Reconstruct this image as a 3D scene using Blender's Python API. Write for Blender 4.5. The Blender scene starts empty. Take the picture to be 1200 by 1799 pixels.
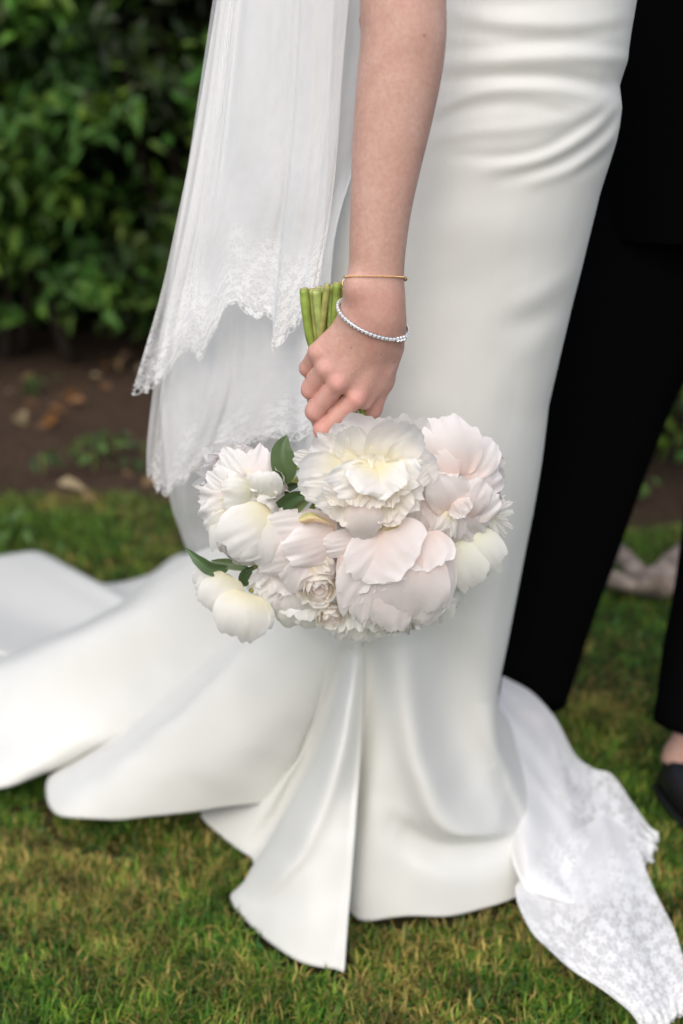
import bpy, bmesh, math, random
import numpy as np
from mathutils import Vector, Matrix
R = math.radians
scene = bpy.context.scene
COL = scene.collection
rng = np.random.default_rng(7)

# ------------------------------------------------------------------ camera
PITCH, FPX, CH = 20.3, 1750.0, 1.0          # degrees down, focal length in photo pixels, camera height
cd = bpy.data.cameras.new('camera'); cam = bpy.data.objects.new('camera', cd); COL.objects.link(cam)
cam.location = (0, 0, CH); cam.rotation_euler = (R(90 - PITCH), 0, 0)
cd.sensor_fit = 'VERTICAL'; cd.sensor_height = 36.0; cd.lens = 36.0 * FPX / 1799.0
cd.clip_start = 0.05; cd.clip_end = 500
cd.dof.use_dof = True; cd.dof.focus_distance = 1.0; cd.dof.aperture_fstop = 2.2
scene.camera = cam
# ------------------------------------------------------------------ light
SUN_EL, SUN_AZ = 48.0, -168.0                # azimuth of the bright part of the sky, from +Y towards +X
w = bpy.data.worlds.new('World'); scene.world = w; w.use_nodes = True
nt = w.node_tree; bg = nt.nodes['Background']
sky = nt.nodes.new('ShaderNodeTexSky'); sky.sky_type = 'NISHITA'; sky.sun_disc = False
sky.sun_elevation = R(SUN_EL); sky.sun_rotation = R(SUN_AZ); sky.air_density = 1.0; sky.dust_density = 2.6; sky.ozone_density = 1.0
nt.links.new(sky.outputs[0], bg.inputs[0]); bg.inputs[1].default_value = 0.125
sd = bpy.data.lights.new('sun', 'SUN'); sd.energy = 1.65; sd.angle = R(70); sd.color = (1.0, 0.94, 0.86)
sun = bpy.data.objects.new('sun', sd); COL.objects.link(sun)
dv = Vector((math.sin(R(SUN_AZ)) * math.cos(R(SUN_EL)), math.cos(R(SUN_AZ)) * math.cos(R(SUN_EL)), math.sin(R(SUN_EL))))
sun.rotation_euler = dv.to_track_quat('Z', 'Y').to_euler(); sun.location = dv * 20
scene.view_settings.view_transform = 'Standard'; scene.view_settings.look = 'None'
scene.view_settings.exposure = 0.35; scene.view_settings.gamma = 1.0; scene.view_settings.use_curve_mapping = False
scene.cycles.max_bounces = 14; scene.cycles.diffuse_bounces = 8; scene.cycles.transmission_bounces = 10; scene.cycles.transparent_max_bounces = 24
scene.cycles.use_denoising = True

# ------------------------------------------------------------------ measuring from the photograph
CP, SP = math.cos(R(PITCH)), math.sin(R(PITCH))
FWD = np.array([0, CP, -SP]); UP = np.array([0, SP, CP]); RT = np.array([1.0, 0, 0]); CAM = np.array([0, 0, CH])
def ray(px, py):
    return FWD + (px - 600.0) / FPX * RT - (py - 899.5) / FPX * UP
def P(px, py, Y):
    r = ray(px, py); return CAM + r * (Y / r[1])
def G(px, py, z=0.0):
    r = ray(px, py); return CAM + r * ((z - CH) / r[2])
def proj(v):
    d = np.asarray(v) - CAM; zc = d @ FWD
    return np.stack([600 + FPX * (d @ RT) / zc, 899.5 - FPX * (d @ UP) / zc], -1)

# ------------------------------------------------------------------ mesh helpers
def spl(A, m, closed=False, axis=0):
    A = np.moveaxis(np.asarray(A, float), axis, 0); n = len(A)
    t = np.linspace(0, n if closed else n - 1, m, endpoint=not closed)
    i = np.floor(t).astype(int)
    if not closed: i = np.clip(i, 0, n - 2)
    f = (t - i).reshape((-1,) + (1,) * (A.ndim - 1))
    def g(k):
        if closed: return A[k % n]
        lo = 2 * A[0] - A[1]; hi = 2 * A[-1] - A[-2]
        out = A[np.clip(k, 0, n - 1)].copy(); out[k < 0] = lo; out[k > n - 1] = hi
        return out
    p0, p1, p2, p3 = g(i - 1), g(i), g(i + 1), g(i + 2)
    o = 0.5 * (2 * p1 + (p2 - p0) * f + (2 * p0 - 5 * p1 + 4 * p2 - p3) * f ** 2 + (3 * p1 - p0 - 3 * p2 + p3) * f ** 3)
    return np.moveaxis(o, 0, axis)
def grid_faces(nu, nv, cu=False):
    q = []
    for i in range(nu if cu else nu - 1):
        a = i * nv; b = ((i + 1) % nu) * nv
        q += [(a + j, b + j, b + j + 1, a + j + 1) for j in range(nv - 1)]
    return q
def mkmesh(name, v, f, mat, smooth=True):
    me = bpy.data.meshes.new(name); v = np.asarray(v, float)
    me.from_pydata(v.tolist(), [], f if isinstance(f, list) else f.tolist())
    if mat: me.materials.append(mat)
    if smooth: me.polygons.foreach_set('use_smooth', np.ones(len(me.polygons), bool))
    return me
def origin_of(p):
    o = np.zeros(3)
    while p is not None:
        o += np.array(p.location); p = p.parent
    return o
def mk(name, v, f, mat, parent=None, at=None, smooth=True):
    """one mesh object from world-space vertices"""
    at = np.zeros(3) if at is None else np.asarray(at, float)
    base = origin_of(parent) + at
    o = bpy.data.objects.new(name, mkmesh(name, np.asarray(v) - base, f, mat, smooth))
    o.location = at; o.parent = parent; COL.objects.link(o)
    return o
def empty(name, loc, parent=None):
    o = bpy.data.objects.new(name, None); o.location = Vector(loc) - (Vector(origin_of(parent)) if parent else Vector())
    o.parent = parent; o.empty_display_size = 0.05; COL.objects.link(o); return o
def tag(o, label=None, cat=None, group=None, kind=None):
    for k, x in (('label', label), ('category', cat), ('group', group), ('kind', kind)):
        if x: o[k] = x
    return o
def vattr(o, name, val, typ='FLOAT'):
    a = o.data.attributes.new(name, typ, 'POINT'); val = np.asarray(val, np.float32)
    if typ == 'FLOAT': a.data.foreach_set('value', val.ravel())
    elif typ == 'FLOAT_COLOR':
        c = np.ones((len(val), 4), np.float32); c[:, :3] = val; a.data.foreach_set('color', c.ravel())
    elif typ == 'FLOAT_VECTOR': a.data.foreach_set('vector', val.ravel())
    elif typ == 'FLOAT2': a.data.foreach_set('vector', val.ravel())
def frames(path):
    path = np.asarray(path, float); t = np.gradient(path, axis=0); t /= np.linalg.norm(t, axis=1)[:, None] + 1e-12
    n = np.cross(t[0], [0.3, 0.5, 0.81]); n /= np.linalg.norm(n); N = []
    for k in range(len(path)):
        n = n - t[k] * (n @ t[k]); n /= np.linalg.norm(n); N.append(n)
    N = np.array(N); return t, N, np.cross(t, N)
def tube(path, rad, ns=8, caps=True, ex=None):
    path = np.asarray(path, float); rad = np.broadcast_to(np.asarray(rad, float), (len(path),))
    t, N, B = frames(path); a = np.arange(ns) * 2 * math.pi / ns
    v = (path[:, None] + rad[:, None, None] * (np.cos(a)[None, :, None] * N[:, None] + np.sin(a)[None, :, None] * B[:, None])).reshape(-1, 3)
    f = []
    for i in range(len(path) - 1):
        for j in range(ns):
            k = (j + 1) % ns; f.append((i * ns + j, i * ns + k, (i + 1) * ns + k, (i + 1) * ns + j))
    if caps: f.append(tuple(range(ns))[::-1]); f.append(tuple((len(path) - 1) * ns + j for j in range(ns)))
    return v, f
def fnoise(x, y, seed, oct=3, f0=1.0):
    r = np.random.default_rng(seed); o = 0; a = 1.0; f = f0
    for k in range(oct):
        for q in range(3):
            th, ph = r.uniform(0, 6.283), r.uniform(0, 6.283)
            o = o + a / 3 * np.sin(f * (x * math.cos(th) + y * math.sin(th)) * 6.283 + ph + 1.3 * np.sin(f * 3.1 * (y * math.cos(th) - x * math.sin(th)) + ph * 2))
        a *= 0.55; f *= 1.9
    return o

# ------------------------------------------------------------------ materials
def M(name):
    m = bpy.data.materials.new(name); m.use_nodes = True
    return m, m.node_tree, m.node_tree.nodes['Principled BSDF']
def N(nt, typ, **kw):
    n = nt.nodes.new(typ)
    for k, x in kw.items():
        if k in n.inputs: n.inputs[k].default_value = x
        else: setattr(n, k, x)
    return n
def ramp(nt, src, stops):
    r = nt.nodes.new('ShaderNodeValToRGB'); cr = r.color_ramp
    while len(cr.elements) < len(stops): cr.elements.new(0.5)
    for e, (p, c) in zip(cr.elements, stops): e.position = p; e.color = (*c, 1)
    nt.links.new(src, r.inputs[0]); return r.outputs[0]
def noise(nt, scale, detail=4, rough=0.55, coord='Object', vec=None, sc=None):
    n = nt.nodes.new('ShaderNodeTexNoise'); n.inputs['Scale'].default_value = scale; n.inputs['Detail'].default_value = detail; n.inputs['Roughness'].default_value = rough
    if vec is None: vec = nt.nodes.new('ShaderNodeTexCoord').outputs[coord]
    if sc:
        mp = nt.nodes.new('ShaderNodeMapping'); mp.inputs['Scale'].default_value = sc; nt.links.new(vec, mp.inputs[0]); vec = mp.outputs[0]
    nt.links.new(vec, n.inputs['Vector']); return n.outputs[0]
def bump(nt, b, h, s, d):
    n = nt.nodes.new('ShaderNodeBump'); n.inputs['Strength'].default_value = s; n.inputs['Distance'].default_value = d
    nt.links.new(h, n.inputs['Height']); nt.links.new(n.outputs[0], b.inputs['Normal'])
def attr(nt, name):
    a = nt.nodes.new('ShaderNodeAttribute'); a.attribute_name = name; return a
def mixc(nt, fac, a, b, mode='MIX'):
    m = nt.nodes.new('ShaderNodeMix'); m.data_type = 'RGBA'; m.blend_type = mode
    for s, x in ((m.inputs[0], fac), (m.inputs[6], a), (m.inputs[7], b)):
        if isinstance(x, (int, float)): s.default_value = x
        elif isinstance(x, tuple): s.default_value = (*x, 1)
        else: nt.links.new(x, s)
    return m.outputs[2]
def mth(nt, op, a, b=0.0, clamp=False):
    m = nt.nodes.new('ShaderNodeMath'); m.operation = op; m.use_clamp = clamp
    for s, x in zip(m.inputs, (a, b)):
        if isinstance(x, (int, float)): s.default_value = x
        else: nt.links.new(x, s)
    return m.outputs[0]

def mat_satin():
    m, nt, b = M('ivory_satin')
    n = noise(nt, 3.0, 3); nt.links.new(ramp(nt, n, [(0.3, (0.690, 0.690, 0.652)), (0.7, (0.720, 0.720, 0.684))]), b.inputs['Base Color'])
    b.inputs['Roughness'].default_value = 0.42; b.inputs['Specular IOR Level'].default_value = 0.35
    b.inputs['Sheen Weight'].default_value = 0.15; b.inputs['Sheen Roughness'].default_value = 0.4
    h = mth(nt, 'ADD', mth(nt, 'MULTIPLY', noise(nt, 900, 2, sc=(1, 1, 0.3)), 0.06), mth(nt, 'MULTIPLY', noise(nt, 16, 4, 0.5, sc=(1.6, 1.0, 0.8)), 1.0)); bump(nt, b, h, 0.22, 0.006); return m
def mat_skin():
    m, nt, b = M('skin')
    red = attr(nt, 'red').outputs['Fac']
    n1 = noise(nt, 34, 6, 0.68); n2 = noise(nt, 210, 5, 0.7)
    base = ramp(nt, n1, [(0.25, (0.51, 0.300, 0.235)), (0.5, (0.63, 0.395, 0.318)), (0.75, (0.69, 0.470, 0.395))])
    base = mixc(nt, mth(nt, 'MULTIPLY', mth(nt, 'SUBTRACT', n2, 0.35, True), 1.6), base, (0.50, 0.265, 0.19))
    base = mixc(nt, mth(nt, 'MULTIPLY', red, 0.75), base, (0.66, 0.30, 0.26))
    sp = nt.nodes.new('ShaderNodeTexVoronoi'); sp.inputs['Scale'].default_value = 75; nt.links.new(nt.nodes.new('ShaderNodeTexCoord').outputs['Object'], sp.inputs['Vector'])
    sel = mth(nt, 'MULTIPLY', mth(nt, 'LESS_THAN', sp.outputs['Distance'], 0.10), mth(nt, 'GREATER_THAN', sp.outputs['Color'], 0.72))
    base = mixc(nt, mth(nt, 'MULTIPLY', sel, 0.55), base, (0.30, 0.11, 0.06))
    nt.links.new(base, b.inputs['Base Color'])
    b.inputs['Subsurface Weight'].default_value = 0.35; b.inputs['Subsurface Radius'].default_value = (1.0, 0.35, 0.2); b.inputs['Subsurface Scale'].default_value = 0.006
    b.inputs['Roughness'].default_value = 0.5; b.inputs['Specular IOR Level'].default_value = 0.4
    h = mth(nt, 'ADD', noise(nt, 420, 4, 0.7, sc=(1, 1, 0.55)), mth(nt, 'MULTIPLY', noise(nt, 1100, 2, 0.6), 0.5)); bump(nt, b, h, 0.45, 0.0012); return m
def mat_plain(name, col, rough=0.6, spec=0.4, metal=0.0, nscale=40, var=0.12, bmp=0.1, sheen=0.0):
    m, nt, b = M(name); n = noise(nt, nscale, 4)
    lo = tuple(c * (1 - var) for c in col); hi = tuple(min(1, c * (1 + var)) for c in col)
    nt.links.new(ramp(nt, n, [(0.3, lo), (0.7, hi)]), b.inputs['Base Color'])
    b.inputs['Roughness'].default_value = rough; b.inputs['Specular IOR Level'].default_value = spec; b.inputs['Metallic'].default_value = metal
    b.inputs['Sheen Weight'].default_value = sheen
    if bmp: bump(nt, b, noise(nt, nscale * 6, 3), bmp, 0.001)
    return m
def mat_tulle(name, cover, lace_gain, hole=0.78, trans=0.12, alb=0.95):
    """fine net: see-through between threads, denser white cord where the lace is worked ('lace' attribute)"""
    m, nt, b = M(name); nt.nodes.remove(b)
    out = nt.nodes['Material Output']; uv = nt.nodes.new('ShaderNodeTexCoord').outputs['UV']
    lace = attr(nt, 'lace').outputs['Fac']
    wn = nt.nodes.new('ShaderNodeTexNoise'); wn.inputs['Scale'].default_value = 18; wn.inputs['Detail'].default_value = 3; nt.links.new(uv, wn.inputs['Vector'])
    wv = nt.nodes.new('ShaderNodeVectorMath'); wv.operation = 'MULTIPLY_ADD'; wv.inputs[1].default_value = (0.05, 0.05, 0.05)
    nt.links.new(wn.outputs[1], wv.inputs[0]); nt.links.new(uv, wv.inputs[2])
    def vor(scale, th, feat='DISTANCE_TO_EDGE'):
        v = nt.nodes.new('ShaderNodeTexVoronoi'); v.feature = feat; v.inputs['Scale'].default_value = scale; nt.links.new(wv.outputs[0], v.inputs['Vector'])
        return mth(nt, 'LESS_THAN', v.outputs['Distance'], th)
    FS = 8.5                                                     # flowers worked on the net: five petals round a centre, joined by vines
    mot = nt.nodes.new('ShaderNodeTexVoronoi'); mot.inputs['Scale'].default_value = FS; mot.inputs['Randomness'].default_value = 0.75; nt.links.new(wv.outputs[0], mot.inputs['Vector'])
    df_ = nt.nodes.new('ShaderNodeVectorMath'); df_.operation = 'SUBTRACT'; nt.links.new(wv.outputs[0], df_.inputs[0]); nt.links.new(mot.outputs['Position'], df_.inputs[1])
    sp_ = nt.nodes.new('ShaderNodeSeparateXYZ'); nt.links.new(df_.outputs[0], sp_.inputs[0])
    ang = mth(nt, 'ARCTAN2', sp_.outputs[1], sp_.outputs[0]); cs = mth(nt, 'ABSOLUTE', mth(nt, 'COSINE', mth(nt, 'MULTIPLY', ang, 2.5)))
    rr_ = mot.outputs['Distance']; rf = mth(nt, 'ADD', 0.16, mth(nt, 'MULTIPLY', cs, 0.27))
    inside = mth(nt, 'LESS_THAN', rr_, rf); outl = mth(nt, 'LESS_THAN', mth(nt, 'ABSOLUTE', mth(nt, 'SUBTRACT', rr_, rf)), 0.055)
    ringm = mth(nt, 'MAXIMUM', mth(nt, 'LESS_THAN', rr_, 0.10), outl)
    fillp = mth(nt, 'MULTIPLY', inside, 0.72)
    motif = mth(nt, 'MAXIMUM', mth(nt, 'MAXIMUM', ringm, fillp), mth(nt, 'MULTIPLY', vor(14, 0.06), 0.7))
    big = nt.nodes.new('ShaderNodeTexNoise'); big.inputs['Scale'].default_value = 7; nt.links.new(uv, big.inputs['Vector'])
    cov = mth(nt, 'ADD', cover - 0.05, mth(nt, 'MULTIPLY', big.outputs[0], 0.10))
    worked = mth(nt, 'ADD', mth(nt, 'MULTIPLY', motif, lace_gain - cover * hole), cover * hole)
    fac = mth(nt, 'ADD', mth(nt, 'MULTIPLY', cov, mth(nt, 'SUBTRACT', 1.0, lace)), mth(nt, 'MULTIPLY', worked, lace), True)
    edge = attr(nt, 'edge').outputs['Fac']; fac = mth(nt, 'MULTIPLY', fac, mth(nt, 'SUBTRACT', 1.0, mth(nt, 'MULTIPLY', edge, mth(nt, 'SUBTRACT', 1.0, mth(nt, 'MAXIMUM', vor(14, 0.10), inside)))), True)
    tr = nt.nodes.new('ShaderNodeBsdfTransparent')
    df = nt.nodes.new('ShaderNodeBsdfDiffuse'); df.inputs[0].default_value = (alb, alb * 1.005, alb * 1.01, 1)
    tl = nt.nodes.new('ShaderNodeBsdfTranslucent'); tl.inputs[0].default_value = (alb, alb * 1.005, alb * 1.01, 1)
    m1 = nt.nodes.new('ShaderNodeMixShader'); m1.inputs[0].default_value = trans; nt.links.new(df.outputs[0], m1.inputs[1]); nt.links.new(tl.outputs[0], m1.inputs[2])
    m2 = nt.nodes.new('ShaderNodeMixShader'); nt.links.new(fac, m2.inputs[0]); nt.links.new(tr.outputs[0], m2.inputs[1]); nt.links.new(m1.outputs[0], m2.inputs[2])
    nt.links.new(m2.outputs[0], out.inputs[0]); return m
def mat_petal(name, base, mid, tip, transl=0.42):
    m, nt, b = M(name); uv = nt.nodes.new('ShaderNodeTexCoord').outputs['UV']
    t = nt.nodes.new('ShaderNodeSeparateXYZ'); nt.links.new(uv, t.inputs[0])
    vein = noise(nt, 9, 4, 0.6, vec=uv, sc=(9, 0.9, 1))
    col = ramp(nt, t.outputs[1], [(0.0, base), (0.45, mid), (1.0, tip)])
    col = mixc(nt, mth(nt, 'MULTIPLY', vein, 0.16), col, tuple(c * d for c, d in zip(mid, (0.9, 0.8, 0.78))))
    br = noise(nt, 5, 4, 0.6, vec=uv, sc=(3, 1, 1)); tipm = mth(nt, 'MULTIPLY', mth(nt, 'MULTIPLY', mth(nt, 'SUBTRACT', t.outputs[1], 0.955, True), 22.0, True), mth(nt, 'MULTIPLY', mth(nt, 'SUBTRACT', br, 0.52, True), 9.0, True))
    col = mixc(nt, mth(nt, 'MULTIPLY', tipm, 0.45), col, (0.66, 0.50, 0.33))                   # a few browned rims
    nt.links.new(col, b.inputs['Base Color']); b.inputs['Roughness'].default_value = 0.62; b.inputs['Specular IOR Level'].default_value = 0.25
    bump(nt, b, vein, 0.35, 0.0012)
    tl = nt.nodes.new('ShaderNodeBsdfTranslucent'); nt.links.new(col, tl.inputs[0])
    mx = nt.nodes.new('ShaderNodeMixShader'); mx.inputs[0].default_value = transl
    nt.links.new(b.outputs[0], mx.inputs[1]); nt.links.new(tl.outputs[0], mx.inputs[2])
    nt.links.new(mx.outputs[0], nt.nodes['Material Output'].inputs[0]); return m
def mat_leafy(name, transl=0.3, rough=0.45, gain=1.0):
    """colour from the 'col' attribute (leaf to leaf variation)"""
    m, nt, b = M(name); c = attr(nt, 'col').outputs['Color']
    n = noise(nt, 60, 3); c2 = mixc(nt, mth(nt, 'MULTIPLY', n, 0.2), c, (0.02, 0.045, 0.008))
    nt.links.new(c2, b.inputs['Base Color']); b.inputs['Roughness'].default_value = rough; b.inputs['Specular IOR Level'].default_value = 0.35
    tl = nt.nodes.new('ShaderNodeBsdfTranslucent'); nt.links.new(c2, tl.inputs[0])
    mx = nt.nodes.new('ShaderNodeMixShader'); mx.inputs[0].default_value = transl
    nt.links.new(b.outputs[0], mx.inputs[1]); nt.links.new(tl.outputs[0], mx.inputs[2])
    nt.links.new(mx.outputs[0], nt.nodes['Material Output'].inputs[0]); return m
SATIN, SKIN = mat_satin(), mat_skin()
BLACK = mat_plain('black_wool', (0.0022, 0.0022, 0.0026), 1.0, 0.02, nscale=300, bmp=0.05)
LEATHER = mat_plain('black_leather', (0.01, 0.01, 0.011), 0.35, 0.5, nscale=120)
TULLE = mat_tulle('tulle_net', 0.50, 0.90, 1.0); TULLE2 = mat_tulle('tulle_net_dense', 0.66, 0.97); LACE = mat_tulle('lace_net', 0.74, 1.0, 0.90, 0.12, 0.94)
LEAFY = mat_leafy('leaf_green'); GRASSM = mat_leafy('grass_blade', 0.25, 0.55)
# ------------------------------------------------------------------ ground
def build_ground():
    m, nt, b = M('soil_and_turf'); g = nt.nodes.new('ShaderNodeNewGeometry').outputs['Position']
    s = nt.nodes.new('ShaderNodeSeparateXYZ'); nt.links.new(g, s.inputs[0])
    n1 = noise(nt, 3.0, 5, vec=g); n2 = noise(nt, 45, 5, 0.7, vec=g); n3 = noise(nt, 9, 4, vec=g)
    soil = ramp(nt, n2, [(0.25, (0.022, 0.014, 0.009)), (0.5, (0.070, 0.045, 0.030)), (0.72, (0.15, 0.105, 0.072))])
    soil = mixc(nt, mth(nt, 'MULTIPLY', n3, 0.5), soil, (0.075, 0.049, 0.035))
    turf = ramp(nt, n2, [(0.3, (0.03, 0.035, 0.012)), (0.55, (0.07, 0.06, 0.025)), (0.8, (0.13, 0.10, 0.045))])
    e = mth(nt, 'ADD', mth(nt, 'MULTIPLY', mth(nt, 'SUBTRACT', n1, 0.5), 1.2), s.outputs[1])
    f = mth(nt, 'MULTIPLY', mth(nt, 'SUBTRACT', e, 2.35), 2.5, True)
    nt.links.new(mixc(nt, f, turf, soil), b.inputs['Base Color']); b.inputs['Roughness'].default_value = 0.95; b.inputs['Specular IOR Level'].default_value = 0.1
    bump(nt, b, n2, 0.9, 0.02)
    xs = np.concatenate([[-200, -60, -20, -8], np.linspace(-5, 5, 120), [8, 20, 60, 200]]); ys = np.concatenate([[-200, -50, -10, -3], np.linspace(-1, 7, 110), [10, 20, 60, 200]])
    X, Y = np.meshgrid(xs, ys, indexing='ij')
    Z = 0.012 * fnoise(X, Y, 3, 4, 0.6) - 0.02; Z += np.where(Y > 2.8, 0.02 * fnoise(X, Y, 5, 4, 1.2), 0) + np.clip(Y - 2.6, 0, 4) * 0.008
    Z[np.abs(X) > 6] = -0.02; Z[(Y > 7.5) | (Y < -1.5)] = -0.02
    o = mk('ground', np.stack([X, Y, Z], -1).reshape(-1, 3), grid_faces(len(xs), len(ys))[::-1], m)
    tag(o, 'lawn soil and bare brown earth bed under hedge', 'ground', kind='structure')
build_ground()
def in_poly(x, y, poly):
    ins = np.zeros(len(x), bool); j = len(poly) - 1
    for i in range(len(poly)):
        xi, yi = poly[i][:2]; xj, yj = poly[j][:2]
        c = ((yi > y) != (yj > y)) & (x < (xj - xi) * (y - yi) / (yj - yi + 1e-12) + xi); ins ^= c; j = i
    return ins
def build_grass(holes):
    r = np.random.default_rng(11); X, Y, D = [], [], []
    for (x0, x1, y0, y1, n) in ((-0.85, 0.85, 0.7, 1.7, 215000), (-1.6, 1.6, 1.7, 2.9, 100000), (-2.6, 2.6, 2.4, 4.2, 16000), (-3, 3, 0.2, 1.7, 30000)):
        X.append(r.uniform(x0, x1, n)); Y.append(r.uniform(y0, y1, n))
    x = np.concatenate(X); y = np.concatenate(Y)
    edge = 2.75 + 0.40 * fnoise(x, y * 0, 21, 3, 0.5) + 0.12 * fnoise(x, y, 23, 2, 1.5)
    patch = fnoise(x, y, 22, 3, 0.9)
    keep = (r.random(len(x)) < np.clip((edge + 0.1 - y) / 0.5, 0, 1) ** 0.7) | ((patch > 0.55) & (y < 3.8) & (r.random(len(x)) < 0.5)) | ((x > 0.5) & (y < 2.9))
    keep &= ~((y > 2.2) & (patch < -0.6))
    keep &= r.random(len(x)) < 0.62 + 0.38 * np.clip(fnoise(x, y, 25, 3, 3.0) + 0.5, 0, 1)
    for h in holes:
        inside = in_poly(x, y, h); hp = np.asarray(h)[:, :2]; hz = np.asarray(h)[:, 2]; up_ = hp[hz > 0.03]
        for c in range(0, len(x), 20000):
            d2 = ((x[c:c + 20000, None] - hp[None, :, 0]) ** 2 + (y[c:c + 20000, None] - hp[None, :, 1]) ** 2).min(1); keep[c:c + 20000] &= d2 > 0.009 ** 2
            if len(up_): inside[c:c + 20000] &= ((x[c:c + 20000, None] - up_[None, :, 0]) ** 2 + (y[c:c + 20000, None] - up_[None, :, 1]) ** 2).min(1) > 0.09 ** 2
        keep &= ~inside
    x, y, patch = x[keep], y[keep], patch[keep]; n = len(x)
    L = r.uniform(0.010, 0.033, n) * (1 + 0.35 * np.clip(patch, -1, 1)); L[y > 1.9] *= 1.25
    az = r.uniform(0, 6.283, n); lean = r.uniform(0.35, 1.25, n); wd = r.uniform(0.0006, 0.0017, n)
    broad = r.random(n) < 0.10; wd[broad] *= 3.6; L[broad] *= 0.5
    lie = r.random(n) < 0.32; lean[lie] = 1.35
    d = np.stack([np.cos(az), np.sin(az), 0 * az], -1); s = np.stack([-np.sin(az), np.cos(az), 0 * az], -1)
    z0 = -0.016 + 0.012 * fnoise(x, y, 3, 4, 0.6); b0 = np.stack([x, y, z0], -1)
    up = np.array([0, 0, 1.0])
    mid = b0 + (d * (np.sin(lean * 0.5) * L * 0.5)[:, None] + up * (np.cos(lean * 0.5) * L * 0.55)[:, None])
    tip = mid + (d * (np.sin(lean) * L * 0.6)[:, None] + up * (np.cos(np.minimum(lean * 1.2, 1.7)) * L * 0.5)[:, None])
    v = np.stack([b0 - s * wd[:, None], b0 + s * wd[:, None], mid - s * wd[:, None] * 0.9, mid + s * wd[:, None] * 0.9, tip], 1).reshape(-1, 3)
    k = np.arange(n)[:, None] * 5
    q = k + np.array([0, 1, 3, 2]); t = k + np.array([2, 3, 4])
    me = bpy.data.meshes.new('grass'); me.vertices.add(len(v)); me.vertices.foreach_set('co', v.ravel())
    li = np.concatenate([q.ravel(), t.ravel()]); ls = np.concatenate([np.arange(n) * 4, n * 4 + np.arange(n) * 3]); lt = np.concatenate([np.full(n, 4), np.full(n, 3)])
    me.loops.add(len(li)); me.loops.foreach_set('vertex_index', li); me.polygons.add(2 * n); me.polygons.foreach_set('loop_start', ls); me.polygons.foreach_set('loop_total', lt)
    me.update(); me.validate(); me.materials.append(GRASSM)
    o = bpy.data.objects.new('grass', me); COL.objects.link(o)
    c1, c2, c3, c4 = np.array([0.058, 0.165, 0.014]), np.array([0.17, 0.265, 0.028]), np.array([0.40, 0.31, 0.085]), np.array([0.06, 0.19, 0.045])
    dry = np.clip(0.34 + 0.50 * fnoise(x, y, 31, 4, 1.6) + np.where(y < 1.3, 0.02, -0.18), 0.03, 0.9)
    u = r.random(n); c = np.where((u < dry)[:, None], c3, np.where((r.random(n) < 0.5)[:, None], c1, c2)); c[broad] = c4
    c = c * (r.uniform(0.5, 1.5, n) * np.clip(1 + 0.45 * fnoise(x, y, 37, 3, 9.0), 0.35, 1.8))[:, None]
    vattr(o, 'col', np.repeat(c, 5, 0), 'FLOAT_COLOR')
    tag(o, 'short mown lawn grass mixed green and dry straw', 'grass', kind='stuff')

def leaf_cloud(name, pos, nrm, size, colr, mat, parent, seed, aspect=0.42, fold=0.25, at=None):
    """pointed folded leaves, 6 vertices each"""
    r = np.random.default_rng(seed); n = len(pos); nrm = nrm / (np.linalg.norm(nrm, axis=1)[:, None] + 1e-9)
    a = np.cross(nrm, r.normal(size=(n, 3))); a /= np.linalg.norm(a, axis=1)[:, None]
    a[:, 2] -= 0.35; a /= np.linalg.norm(a, axis=1)[:, None]
    b = np.cross(nrm, a); b /= np.linalg.norm(b, axis=1)[:, None]; nn = np.cross(a, b)
    L = size[:, None]; W = L * aspect
    p = lambda u, w, h: pos + a * L * u + b * W * w + nn * L * h
    v = np.stack([p(0, 0, 0), p(0.3, -0.5, fold * 0.4), p(0.35, 0, 0), p(0.3, 0.5, fold * 0.4), p(0.72, -0.32, fold * 0.15), p(0.72, 0.32, fold * 0.15), p(1.08, 0, -0.12)], 1).reshape(-1, 3)
    k = np.arange(n)[:, None] * 7
    f = np.concatenate([k + np.array([[0, 2, 1]]), k + np.array([[0, 3, 2]])], 0).tolist() + np.concatenate([k + np.array([[1, 2, 6, 4]]), k + np.array([[2, 3, 5, 6]])], 0).tolist()
    o = mk(name, v, f, mat, parent, at, smooth=False)
    vattr(o, 'col', np.repeat(colr, 7, 0), 'FLOAT_COLOR'); return o
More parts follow.
